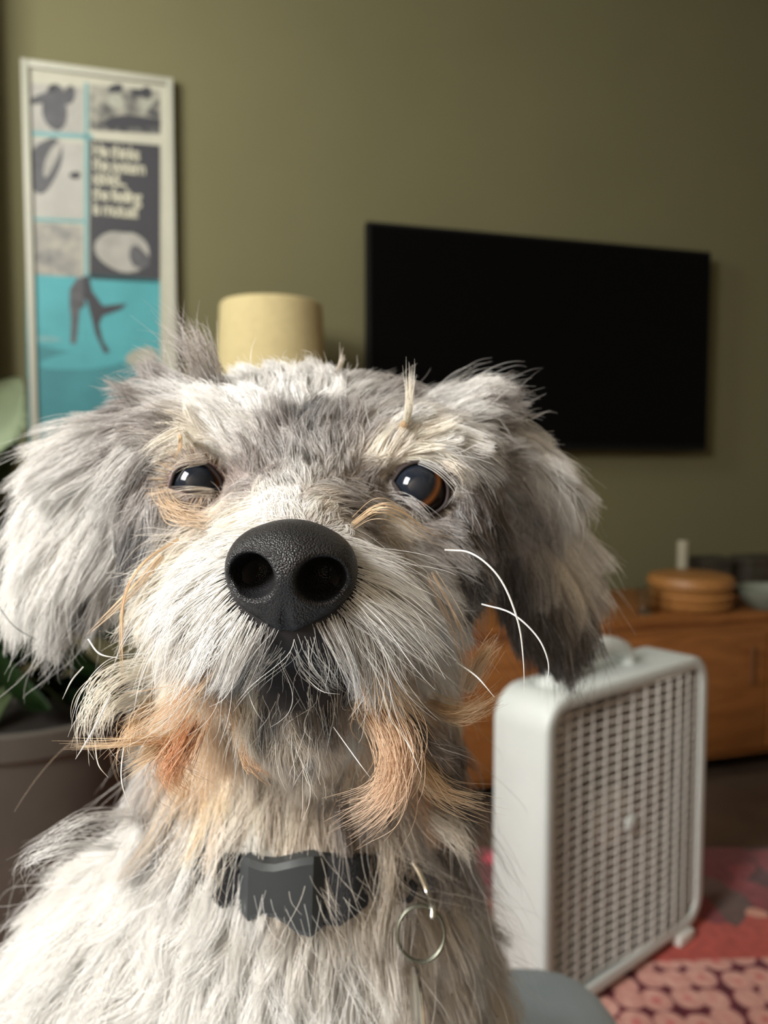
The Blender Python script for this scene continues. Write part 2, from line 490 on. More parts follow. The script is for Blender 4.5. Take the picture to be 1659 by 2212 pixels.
# lettering
m_letter = mat('cream_letters', (0.37, 0.36, 0.28), rough=0.6, spec=0.2)
for ln, (tx, y0) in enumerate((('He thinks', 336), ('the system', 366), ('stinks...', 396), ('the feeling', 430), ('is mutual!', 462))):
    cu = bpy.data.curves.new('lettering', 'FONT')
    cu.body = tx
    cu.size = 0.052
    cu.offset = 0.0012
    cu.space_character = 0.86
    tmp = bpy.data.objects.new('lettering_curve', cu)
    COL.objects.link(tmp)
    dg = bpy.context.evaluated_depsgraph_get()
    lme = bpy.data.meshes.new_from_object(tmp.evaluated_get(dg))
    bpy.data.objects.remove(tmp)
    bpy.data.curves.remove(cu)
    lo = link_mesh('lettering', lme, m_letter, sheet, smooth=False)
    x, z = pl(200, y0)
    lo.location = (x, 0.0070, z)
    lo.rotation_euler = (math.radians(90), 0, 0)
    lo.scale = (0.72, 1.0, 1.0)

# ------------------------------------------------------------------ things on the console
def on_console(px, d):
    """console-top point under pixel column px at depth d"""
    q = P(px, 1106, d)
    return Vector((q.x, q.y, CON_H))

m_basket = wood_material('woven_tan', (0.20, 0.085, 0.022), (0.32, 0.15, 0.045), (30, 30, 60))
basket = empty('round_basket', on_console(1495, 2.26))
tag(basket, 'round tan lidded basket on the console in front of the candle', 'basket')
lathe('body', [(0.108, 0), (0.116, 0.006), (0.120, 0.016), (0.113, 0.022), (0.119, 0.030), (0.121, 0.042), (0.114, 0.050), (0.118, 0.056), (0.108, 0.064)], m_basket, basket)
lathe('lid', [(0.116, 0.0645), (0.122, 0.068), (0.123, 0.084), (0.116, 0.096), (0.090, 0.103), (0.03, 0.105)], m_basket, basket)
m_candle = mat('candle_wax', (0.27, 0.25, 0.18), rough=0.55, spec=0.3, noise=0.03)
cnd = empty('pillar_candle', on_console(1477, 2.42))
tag(cnd, 'slim cream pillar candle standing behind the round basket', 'candle')
lathe('wax', [(0.017, 0), (0.018, 0.003), (0.018, 0.178), (0.015, 0.182), (0.004, 0.178)], m_candle, cnd, n=24)
lathe('wick', [(0.001, 0.177), (0.001, 0.190)], m_bezel, cnd, n=8)
m_dkbox = mat('dark_brown_box', (0.028, 0.022, 0.014), rough=0.6, noise=0.2)
def small_box(px, d, w, h, dp, label):
    e = empty('storage_box', on_console(px, d), WANG)
    tag(e, label, 'box', 'dark boxes on the console')
    box('body', (0, 0, h * 0.39), (w, dp, h * 0.78), m_dkbox, e, bevel=0.003)
    box('lid', (0, 0, h * 0.89), (w + 0.006, dp + 0.006, h * 0.22), m_dkbox, e, bevel=0.003)
small_box(1536, 2.50, 0.105, 0.122, 0.08, 'small dark brown box right behind the round basket')
small_box(1640, 2.53, 0.135, 0.122, 0.09, 'dark brown box at the far right end, beyond the pale dish')
m_ceramic = mat('pale_green_glaze', (0.15, 0.165, 0.13), rough=0.35, spec=0.5, noise=0.05)
dish = empty('ceramic_dish', on_console(1668, 2.24))
tag(dish, 'pale greenish ceramic dish on the console at the right picture edge', 'dish')
lathe('bowl', [(0.05, 0), (0.055, 0.004), (0.09, 0.040), (0.098, 0.062), (0.094, 0.062), (0.085, 0.040), (0.05, 0.010)], m_ceramic, dish)
m_glass = bpy.data.materials.new('clear_glass'); m_glass.use_nodes = True
_b = m_glass.node_tree.nodes['Principled BSDF']
_b.inputs['Transmission Weight'].default_value = 1.0; _b.inputs['Roughness'].default_value = 0.05; _b.inputs['IOR'].default_value = 1.45
_b.inputs['Base Color'].default_value = (0.9, 0.95, 0.92, 1)
tumbler = lathe('glass_tumbler', [(0.020, 0), (0.021, 0.0), (0.024, 0.085), (0.0225, 0.085), (0.0195, 0.006), (0.010, 0.006)], m_glass, None, n=32)
tumbler.location = on_console(1396, 2.16) + Vector((0, 0, 0.0005))
tag(tumbler, 'small clear glass tumbler left of the round basket', 'glass')

# ------------------------------------------------------------------ table lamp
lp = on_console(590, 2.10)
lamp = empty('table_lamp', lp)
tag(lamp, 'table lamp with a cream drum shade between poster and television', 'lamp')
m_shade = mat('cream_linen_shade', (0.46, 0.385, 0.205), rough=0.85, spec=0.15, noise=0.06, nscale=60, bump=0.3, bscale=500)
zt = 1.33 - CON_H
lathe('shade', [(0.150, zt - 0.27), (0.152, zt - 0.268), (0.136, zt - 0.006), (0.131, zt), (0.120, zt), (0.131, zt - 0.012), (0.147, zt - 0.268)], m_shade, lamp, n=64, cap=False)
m_brass = mat('aged_brass', (0.45, 0.30, 0.11), rough=0.35, metal=1.0)
m_lampbody = mat('brown_stoneware', (0.14, 0.085, 0.05), rough=0.4, noise=0.15)
lathe('base', [(0.075, 0), (0.08, 0.006), (0.078, 0.02), (0.06, 0.03), (0.095, 0.13), (0.10, 0.22), (0.07, 0.33), (0.03, 0.39), (0.022, 0.42)], m_lampbody, lamp)
lathe('pole', [(0.008, 0.42), (0.008, zt - 0.03)], m_brass, lamp, n=16)
lathe('finial', [(0.004, zt - 0.03), (0.009, zt - 0.02), (0.010, zt - 0.012), (0.002, zt - 0.004)], m_brass, lamp, n=16)

# ------------------------------------------------------------------ box fan
fl = P(1187, 1106, 1.13); fr = P(1541, 1106, 1.43)
fe = Vector((fr.x - fl.x, fr.y - fl.y, 0)); FW = fe.length; FA = math.atan2(fe.y, fe.x)
FH = 0.535
fan = empty('box_fan', ((fl.x + fr.x) / 2, (fl.y + fr.y) / 2, 0.013), FA)
tag(fan, 'white plastic box fan standing on the patterned rug', 'fan')
m_fan = mat('white_fan_plastic', (0.54, 0.57, 0.55), rough=0.45, spec=0.45, noise=0.02)
m_fan2 = mat('ivory_grille_plastic', (0.63, 0.60, 0.56), rough=0.5, spec=0.4, noise=0.02)
FOOT = 0.014
def rrect(w, h, r, n=8):
    out = []
    for cx, cz, a0 in ((w / 2 - r, h - r, 0), (-w / 2 + r, h - r, 90), (-w / 2 + r, r, 180), (w / 2 - r, r, 270)):
        for i in range(n + 1):
            a = math.radians(a0 + 90 * i / n)
            out.append((cx + r * math.cos(a), cz + r * math.sin(a)))
    return out
def rr_inset(ins):
    r = max(0.055 - ins, 0.01)
    return [(x, z + ins + FOOT) for x, z in rrect(FW - 2 * ins, FH - FOOT - 2 * ins, r)]
sec = [(0.005, 0.0), (0.001, 0.003), (0.0, 0.010), (0.0, 0.104), (0.005, 0.110), (0.018, 0.110), (0.018, 0.014), (0.024, 0.006), (0.022, 0.0015), (0.014, 0.0)]
bm = bmesh.new()
loops = [[bm.verts.new((x, dp, z)) for x, z in rr_inset(i_)] for i_, dp in sec]
for k in range(len(loops)):
    a, b = loops[k], loops[(k + 1) % len(loops)]
    for i in range(len(a)):
        j = (i + 1) % len(a)
        bm.faces.new((a[i], a[j], b[j], b[i]))
bm_obj('frame', bm, m_fan, fan, autosmooth=50)
# front grille: bars one by one
gr = bpy.data.objects.new('grille', None); COL.objects.link(gr); gr.parent = fan
iw, ih = FW - 0.036, FH - FOOT - 0.036
def bulge(u):
    return 0.010 + 0.007 * math.sin(2 * math.pi * u) * (1 if u < 0.5 else 1.0)
bmb = bmesh.new()
pts = [(-iw / 2 + iw * k / 18, bulge(k / 18), 0) for k in range(19)]
add_tube(bmb, pts, 0.0024, 5)
me_h = bpy.data.meshes.new('bar'); bmb.to_mesh(me_h); bmb.free(); me_h.materials.append(m_fan2)
NB = 30
for k in range(NB):
    o = bpy.data.objects.new('bar', me_h); COL.objects.link(o); o.parent = gr
    z = FOOT + 0.018 + ih * (k + 0.5) / NB
    edge = min(z - FOOT, FH - z)
    o.location = (0, 0, z)
    if edge < 0.05:
        o.scale = (1 - 2 * (0.045 - math.sqrt(max(0, 0.045 ** 2 - (0.05 - edge) ** 2))) / iw, 1, 1)
bmb = bmesh.new()
add_tube(bmb, [(0, 0, -0.5), (0, 0, 0.5)], 0.0019, 5)
me_v = bpy.data.meshes.new('upright_bar'); bmb.to_mesh(me_v); bmb.free(); me_v.materials.append(m_fan2)
for k in range(13):
    u = (k + 0.5) / 13
    o = bpy.data.objects.new('upright_bar', me_v); COL.objects.link(o); o.parent = gr
    o.location = (-iw / 2 + iw * u, bulge(u) - 0.002, FOOT + 0.018 + ih / 2)
    o.scale = (1, 1, ih - (0.02 if 0 < k < 12 else 0.05))
zc = FOOT + (FH - FOOT) / 2
bm = bmesh.new()
add_lathe(bm, [(0.016, 0), (0.016, 0.003), (0.010, 0.006)], n=24)
bmesh.ops.transform(bm, matrix=Matrix.Translation((0.0, 0.008, zc)) @ Matrix.Rotation(math.radians(90), 4, 'X'), verts=bm.verts)
bm_obj('badge', bm, m_fan, fan, autosmooth=40)
bm = bmesh.new()
add_lathe(bm, [(0.05, 0), (0.055, 0.01), (0.055, 0.04), (0.03, 0.05)], n=32)
bmesh.ops.transform(bm, matrix=Matrix.Translation((0, 0.085, zc)) @ Matrix.Rotation(math.radians(90), 4, 'X'), verts=bm.verts)
bm_obj('motor', bm, m_fan2, fan, autosmooth=40)
for k in range(5):
    bm = bmesh.new()
    n1, n2 = 8, 6
    g = []
    for i in range(n1 + 1):
        r = 0.05 + 0.155 * i / n1
        row = []
        for j in range(n2 + 1):
            a = (-0.42 + 0.84 * j / n2) * (0.75 + 0.25 * i / n1) + 0.25 * i / n1
            row.append(bm.verts.new((r * math.sin(a), 0.058 + 0.030 * (j / n2 - 0.5), r * math.cos(a))))
        g.append(row)
    for i in range(n1):
        for j in range(n2):
            bm.faces.new((g[i][j], g[i + 1][j], g[i + 1][j + 1], g[i][j + 1]))
    bmesh.ops.solidify(bm, geom=bm.faces, thickness=0.002)
    bmesh.ops.transform(bm, matrix=Matrix.Translation((0, 0, zc)) @ Matrix.Rotation(2 * math.pi * k / 5, 4, 'Y'), verts=bm.verts)
    bm_obj('blade', bm, m_fan2, fan, smooth=True)
bm = bmesh.new()
add_box(bm, (0, 0.100, zc), (FW - 0.04, 0.004, FH - FOOT - 0.04))
bm_obj('rear_guard', bm, m_fan2, fan)
# top: carrying handle and round speed knob
bm = bmesh.new()
HX = -0.03
hp = [(-0.085, 0.060, FH - 0.004), (-0.080, 0.060, FH + 0.016), (-0.055, 0.060, FH + 0.030), (0.0, 0.060, FH + 0.040), (0.055, 0.060, FH + 0.030), (0.080, 0.060, FH + 0.016), (0.085, 0.060, FH - 0.004)]
add_tube(bm, [v + Vector((HX, 0, 0)) for v in sampled(hp, 25)], 0.018, 12)
bm_obj('handle', bm, m_fan, fan, smooth=True)
bm = bmesh.new()
add_lathe(bm, [(0.026, 0), (0.026, 0.005), (0.020, 0.010), (0.018, 0.024), (0.014, 0.027)], c=(-0.155, 0.055, FH - 0.001), n=28)
bm_obj('speed_knob', bm, m_fan, fan, autosmooth=40)
for sx_ in (-1, 1):
    box('foot', (sx_ * (FW / 2 - 0.07), 0.055, 0.010), (0.05, 0.13, 0.020), m_fan2, fan, bevel=0.005)

# ------------------------------------------------------------------ potted plant
PX, PY = -0.70, 1.50
plant = empty('potted_plant', (PX, PY, 0.013))
tag(plant, 'leafy green plant in a grey pot at the left picture edge', 'plant')
m_pot = mat('grey_stone_pot', (0.062, 0.054, 0.043), rough=0.8, noise=0.12, nscale=10)
m_soil = mat('dark_soil', (0.015, 0.011, 0.008), rough=0.95, noise=0.5, nscale=60, bump=0.8, bscale=80)
lathe('pot', [(0.13, 0.0), (0.145, 0.004), (0.185, 0.36), (0.200, 0.37), (0.203, 0.415), (0.196, 0.42), (0.182, 0.415), (0.178, 0.36), (0.12, 0.02)], m_pot, plant, n=56)
lathe('soil', [(0.176, 0.355), (0.172, 0.375), (0.05, 0.385), (0.01, 0.385)], m_soil, plant, n=40)
m_leaf = mat('green_leaf', (0.013, 0.034, 0.008), rough=0.5, spec=0.3, noise=0.25, nscale=14)
m_leaf_pale = mat('pale_green_leaf', (0.34, 0.42, 0.27), rough=0.5, spec=0.4, noise=0.12, nscale=14)
m_stem = mat('green_stem', (0.06, 0.09, 0.03), rough=0.6, noise=0.2)
plocal = Vector((PX, PY, 0.013))
def leaf(base, tip, width, side, material, droop=0.15):
    base, tip = Vector(base) - plocal, Vector(tip) - plocal
    ax = tip - base; Lg = ax.length; ax.normalize()
    sd = Vector(side); sd = (sd - ax * sd.dot(ax)).normalized()
    nn = ax.cross(sd)
    bm = bmesh.new(); rows = []
    NS = 12
    for i in range(NS + 1):
        t = i / NS
        w = width * 0.5 * (math.sin(math.pi * min(1, t ** 0.8)) ** 0.8 if 0 < t < 1 else 0.02)
        c = base + ax * (Lg * t) + nn * (droop * Lg * math.sin(math.pi * t))
        rows.append([bm.verts.new(c + sd * (w * k) + nn * (abs(k) * w * -0.35)) for k in (-1, -0.5, 0, 0.5, 1)])
    for a, b in zip(rows[:-1], rows[1:]):
        for k in range(4): bm.faces.new((a[k], a[k + 1], b[k + 1], b[k]))
    bmesh.ops.solidify(bm, geom=bm.faces, thickness=0.0012)
    return bm_obj('leaf', bm, material, plant, smooth=True)
top = Vector((PX - 0.05, PY - 0.08, 0.385))
def stem(q, q2=None):
    a = top if q2 is None else Vector(q2)
    q = Vector(q)
    mid = (a + q) / 2 + Vector((0, 0, 0.08))
    bm = bmesh.new(); add_tube(bm, [v - plocal for v in sampled([a, mid, q], 10)], [0.007 - 0.004 * k / 9 for k in range(10)], 8)
    bm_obj('stem', bm, m_stem, plant, smooth=True)
for (b_, t_, w_, d1, d2, mt) in (
        ((-60, 985), (46, 815), 0.115, 1.40, 1.33, m_leaf_pale),
        ((-120, 1100), (38, 950), 0.09, 1.42, 1.36, m_leaf),
        ((-90, 1230), (55, 1050), 0.10, 1.45, 1.42, m_leaf),
        ((-40, 1330), (120, 1250), 0.10, 1.50, 1.47, m_leaf),
        ((-60, 1380), (190, 1400), 0.12, 1.48, 1.44, m_leaf),
        ((60, 1330), (250, 1470), 0.12, 1.50, 1.46, m_leaf),
        ((-20, 1420), (110, 1530), 0.13, 1.46, 1.38, m_leaf),
        ((-140, 1300), (-20, 1440), 0.12, 1.46, 1.38, m_leaf),
        ((150, 1330), (330, 1380), 0.11, 1.56, 1.58, m_leaf),
        ((-200, 1000), (-120, 850), 0.12, 1.45, 1.40, m_leaf_pale),
        ((-230, 1200), (-330, 1080), 0.12, 1.45, 1.45, m_leaf),
        ((120, 1300), (220, 1180), 0.10, 1.60, 1.62, m_leaf),
        ((-60, 1480), (60, 1400), 0.14, 1.52, 1.50, m_leaf), ((20, 1500), (150, 1420), 0.14, 1.55, 1.52, m_leaf), ((90, 1510), (220, 1440), 0.14, 1.55, 1.54, m_leaf),
        ((-100, 1420), (30, 1340), 0.13, 1.54, 1.54, m_leaf), ((140, 1520), (280, 1500), 0.12, 1.50, 1.46, m_leaf), ((30, 1450), (110, 1340), 0.12, 1.60, 1.60, m_leaf)):
    B, T = P(b_[0], b_[1], d1), P(t_[0], t_[1], d2)
    leaf(B, T, w_, (0.75, -0.1, -0.55) if mt is m_leaf_pale else (0.45, -0.65, 0.5), mt)
    stem(B)

# ------------------------------------------------------------------ blue upholstered seat under the dog
m_blue = mat('light_blue_fabric', (0.46, 0.565, 0.69), rough=0.9, spec=0.15, noise=0.06, nscale=30, bump=0.4, bscale=700, sheen=0.3)
SEAT_Z = 0.490
bm = bmesh.new()
add_box(bm, (-0.15, 0.25, 0.275), (0.69, 0.80, 0.43), bevel=0.085, seg=8)
seat = empty('upholstered_seat', (-0.16, 0.24, 0))
tag(seat, 'light blue upholstered seat beneath the dog at the bottom edge', 'seat')
bm2 = bm
bmesh.ops.translate(bm2, vec=(0.16, -0.24, 0), verts=bm2.verts)
bm_obj('cushion', bm2, m_blue, seat, smooth=True)
for sx_ in (-1, 1):
    for sy_ in (-1, 1):
        lathe('leg', [(0.016, 0), (0.024, 0.08)], m_teak_dark, seat, c=(sx_ * 0.24, sy_ * 0.28, 0), n=16)

# ------------------------------------------------------------------ the dog: one continuous body from blended volumes
# body frame: a = right, b = up, d = away from the lens (metres, from the point P() starts at)
def K(px, py, d):
    return np.array([(px - 829.5) / FPX * d, (1106 - py) / FPX * d, d])

_R = np.array([RIGHT, UP, FWD])            # rows
def to_world(q):
    return np.asarray(q) @ _R + np.array(CAM)
def vec_world(v):
    return np.asarray(v) @ _R

def surface_nets(F, org, h):
    nx, ny, nz = F.shape
    S = F < 0
    idx = np.zeros((nx - 1, ny - 1, nz - 1), np.int8)
    corners = [(i, j, k) for i in (0, 1) for j in (0, 1) for k in (0, 1)]
    for (i, j, k) in corners:
        idx += S[i:nx - 1 + i, j:ny - 1 + j, k:nz - 1 + k]
    act = np.argwhere((idx > 0) & (idx < 8))
    vid = -np.ones(idx.shape, np.int32)
    vid[act[:, 0], act[:, 1], act[:, 2]] = np.arange(len(act))
    acc = np.zeros((len(act), 3)); cnt = np.zeros(len(act))
    for c1 in corners:
        for ax in range(3):
            if c1[ax] == 1: continue
            c2 = list(c1); c2[ax] = 1
            f1 = F[act[:, 0] + c1[0], act[:, 1] + c1[1], act[:, 2] + c1[2]]
            f2 = F[act[:, 0] + c2[0], act[:, 1] + c2[1], act[:, 2] + c2[2]]
            m = (f1 < 0) != (f2 < 0)
            t = np.where(m, f1 / np.where(m, f1 - f2, 1), 0)
            p = np.array(c1, float)[None, :].repeat(len(act), 0)
            p[:, ax] += t
            acc[m] += p[m]; cnt[m] += 1
    V = (act + acc / cnt[:, None]) * h + np.array(org)
    quads = []
    for ax in range(3):
        a1, a2 = [(1, 2), (2, 0), (0, 1)][ax]
        sl1 = [slice(None)] * 3; sl2 = [slice(None)] * 3
        sl1[ax] = slice(0, -1); sl2[ax] = slice(1, None)
        s1, s2 = S[tuple(sl1)], S[tuple(sl2)]
        e = np.argwhere(s1 != s2)
        e = e[(e[:, a1] > 0) & (e[:, a2] > 0) & (e[:, a1] < F.shape[a1] - 1) & (e[:, a2] < F.shape[a2] - 1)]
        flip = s1[e[:, 0], e[:, 1], e[:, 2]]
        def cell(o1, o2):
            q = e.copy(); q[:, a1] -= o1; q[:, a2] -= o2
            return vid[q[:, 0], q[:, 1], q[:, 2]]
        A, B, C, D = cell(1, 1), cell(0, 1), cell(0, 0), cell(1, 0)
        q1 = np.stack([A, B, C, D], 1); q1[~flip] = q1[~flip][:, ::-1]
        quads.append(q1)
    return V, np.concatenate(quads)

def np_mesh(name, V, Q):
    me = bpy.data.meshes.new(name)
    n = Q.shape[1]
    me.vertices.add(len(V)); me.vertices.foreach_set('co', np.ascontiguousarray(V, np.float32).ravel())
    me.loops.add(Q.size); me.loops.foreach_set('vertex_index', np.ascontiguousarray(Q, np.int32).ravel())
    me.polygons.add(len(Q)); me.polygons.foreach_set('loop_start', np.arange(0, Q.size, n, dtype=np.int32))
    me.update(calc_edges=True)
    me.validate()
    return me

class Field:
    """distance field on a grid; every volume is evaluated only in the box it can reach"""
    def __init__(self, lo, hi, h):
        self.h = h; self.lo = np.array(lo, float)
        self.ax = [np.arange(lo[i], hi[i] + h, h, dtype=np.float32) for i in range(3)]
        self.F = np.full([len(a) for a in self.ax], 1.0, np.float32)
    def ellipsoid(self, c, r, M=None):
        R_ = np.asarray(r, float) if M is None else np.full(3, max(r))
        def f(X, Y, Z):
            x, y, z = X - c[0], Y - c[1], Z - c[2]
            if M is not None:
                x, y, z = (M[0, 0] * x + M[0, 1] * y + M[0, 2] * z), (M[1, 0] * x + M[1, 1] * y + M[1, 2] * z), (M[2, 0] * x + M[2, 1] * y + M[2, 2] * z)
            k0 = np.sqrt((x / r[0]) ** 2 + (y / r[1]) ** 2 + (z / r[2]) ** 2)
            k1 = np.sqrt((x / r[0] ** 2) ** 2 + (y / r[1] ** 2) ** 2 + (z / r[2] ** 2) ** 2) + 1e-9
            return k0 * (k0 - 1) / k1
        return np.asarray(c) - R_, np.asarray(c) + R_, f
    def cone(self, a, b, ra, rb):
        a = np.asarray(a, float); b = np.asarray(b, float); ab = b - a
        def f(X, Y, Z):
            t = np.clip(((X - a[0]) * ab[0] + (Y - a[1]) * ab[1] + (Z - a[2]) * ab[2]) / (ab @ ab), 0, 1)
            return np.sqrt((X - a[0] - t * ab[0]) ** 2 + (Y - a[1] - t * ab[1]) ** 2 + (Z - a[2] - t * ab[2]) ** 2) - (ra + (rb - ra) * t)
        m = max(ra, rb)
        return np.minimum(a, b) - m, np.maximum(a, b) + m, f
    def _box(self, g, k):
        lo, hi, f = g; mg = k * 1.5 + 4 * self.h
        sl = tuple(slice(int(np.searchsorted(self.ax[i], lo[i] - mg)), int(np.searchsorted(self.ax[i], hi[i] + mg))) for i in range(3))
        X, Y, Z = self.ax[0][sl[0]][:, None, None], self.ax[1][sl[1]][None, :, None], self.ax[2][sl[2]][None, None, :]
        return sl, f(X, Y, Z).astype(np.float32)
    def add(self, g, k=0.01):
        sl, g = self._box(g, k); F = self.F[sl]
        hh = np.clip(0.5 + 0.5 * (F - g) / k, 0, 1)
        self.F[sl] = F * (1 - hh) + g * hh - k * hh * (1 - hh)
    def cut(self, g, k=0.003):
        sl, g = self._box(g, k); F = self.F[sl]
        hh = np.clip(0.5 - 0.5 * (F + g) / k, 0, 1)
        self.F[sl] = F * (1 - hh) - g * hh + k * hh * (1 - hh)
    def mesh(self):
        return surface_nets(self.F, self.lo, self.h)

EYE_L, EYE_R = K(436, 1046, 0.2255), K(908, 1062, 0.2255)
EYE_RAD = 0.0096
def seat_b(d):      # height of the seat in the body frame at depth d
    return (SEAT_Z - CAM.z + math.sin(PITCH) * d) / math.cos(PITCH)

fb = Field((-0.175, -0.36, 0.145), (0.125, 0.075, 0.64), 0.0025)
# skull, brows, cheeks, muzzle, jaw
fb.add(fb.ellipsoid(K(672, 1080, 0.275), (0.052, 0.044, 0.050)), 0.001)
fb.add(fb.ellipsoid(K(432, 975, 0.2340), (0.020, 0.012, 0.016)), 0.012)
fb.add(fb.ellipsoid(K(898, 982, 0.2340), (0.020, 0.012, 0.016)), 0.012)
for (x_, y_) in ((372, 1060), (965, 1085)):
    fb.add(fb.ellipsoid(K(x_, y_, 0.236), (0.014, 0.018, 0.016)), 0.010)
fb.add(fb.cone(K(648, 1110, 0.240), K(632, 1285, 0.1815), 0.0285, 0.0155), 0.016)
fb.add(fb.ellipsoid(K(545, 1315, 0.1855), (0.0165, 0.0145, 0.017)), 0.010)
fb.add(fb.ellipsoid(K(722, 1315, 0.1855), (0.0165, 0.0145, 0.017)), 0.010)
fb.add(fb.ellipsoid(K(470, 1215, 0.236), (0.022, 0.022, 0.022)), 0.018)
fb.add(fb.ellipsoid(K(868, 1220, 0.236), (0.022, 0.022, 0.022)), 0.018)
fb.add(fb.cone(K(640, 1490, 0.192), K(650, 1400, 0.245), 0.0125, 0.026), 0.010)
# neck, chest, trunk, legs
fb.add(fb.cone(K(675, 1250, 0.290), K(655, 1900, 0.305), 0.046, 0.058), 0.02)
fb.add(fb.ellipsoid(K(600, 2230, 0.335), (0.089, 0.088, 0.082)), 0.03)
fb.add(fb.ellipsoid(K(350, 2050, 0.315), (0.034, 0.042, 0.042)), 0.03)
fb.add(fb.cone((-0.045, -0.215, 0.36), (-0.035, seat_b(0.50) + 0.085, 0.51), 0.075, 0.086), 0.03)
for sx_ in (-1, 1):
    fb.add(fb.ellipsoid((-0.038 + sx_ * 0.072, seat_b(0.47) + 0.055, 0.475), (0.042, 0.055, 0.075)), 0.02)
    fb.add(fb.cone((-0.04 + sx_ * 0.055, -0.24, 0.315), (-0.04 + sx_ * 0.055, seat_b(0.30) + 0.02, 0.300), 0.030, 0.019), 0.015)
    fb.add(fb.ellipsoid((-0.04 + sx_ * 0.055, seat_b(0.285) + 0.014, 0.285), (0.022, 0.0145, 0.030)), 0.01)
    fb.add(fb.ellipsoid((-0.038 + sx_ * 0.085, seat_b(0.40) + 0.014, 0.395), (0.022, 0.0145, 0.036)), 0.01)
fb.add(fb.cone((-0.035, seat_b(0.58) + 0.05, 0.575), (-0.005, seat_b(0.6) + 0.13, 0.605), 0.020, 0.010), 0.015)
# hanging ears
def ear(c, axis, half, wid, thick, turn):
    ax = np.array([axis[0], -axis[1], 0.0]); ax /= np.linalg.norm(ax)
    nn = np.array([math.sin(turn), 0, -math.cos(turn)]); nn -= ax * (nn @ ax); nn /= np.linalg.norm(nn)
    sd = np.cross(ax, nn)
    fb.add(fb.ellipsoid(c, (wid, half, thick), np.array([sd, ax, nn])), 0.010)
fb.add(fb.cone(K(390, 950, 0.262), K(255, 1000, 0.268), 0.016, 0.012), 0.012)
ear(K(195, 1112, 0.270), (-130, 300), 0.034, 0.0215, 0.0075, -0.5)
fb.add(fb.cone(K(980, 960, 0.266), K(1100, 1030, 0.272), 0.016, 0.012), 0.012)
ear(K(1150, 1180, 0.276), (80, 320), 0.036, 0.0185, 0.0075, 0.5)
# eye sockets and mouth line
for e in (EYE_L, EYE_R):
    fb.cut(fb.ellipsoid(e + np.array([0, 0, -0.007]), (0.0100, 0.0086, 0.0130)), 0.004)
fb.cut(fb.cone(K(560, 1462, 0.172), K(715, 1462, 0.172), 0.004, 0.004), 0.004)
fb.cut(fb.ellipsoid(K(627, 1238, 0.1660), (0.0105, 0.0090, 0.0100)), 0.002)
bV, bQ = fb.mesh(); bQ = bQ[:, ::-1].copy()   # the body frame is left-handed

# ---- guide hairs: root pixel on the coat, comb vector in pixels, lift, colour, spread
WHT = (0.84, 0.825, 0.79); SIL = (0.64, 0.625, 0.60); GRY2 = (0.40, 0.38, 0.365); DGR = (0.10, 0.095, 0.095); BLK = (0.022, 0.021, 0.022)
BRG = (0.27, 0.235, 0.215); DBR = (0.115, 0.095, 0.086); CRM = (0.82, 0.765, 0.665); TAN = (0.74, 0.555, 0.36); ORG = (0.66, 0.40, 0.215); PALE = (0.77, 0.695, 0.60)
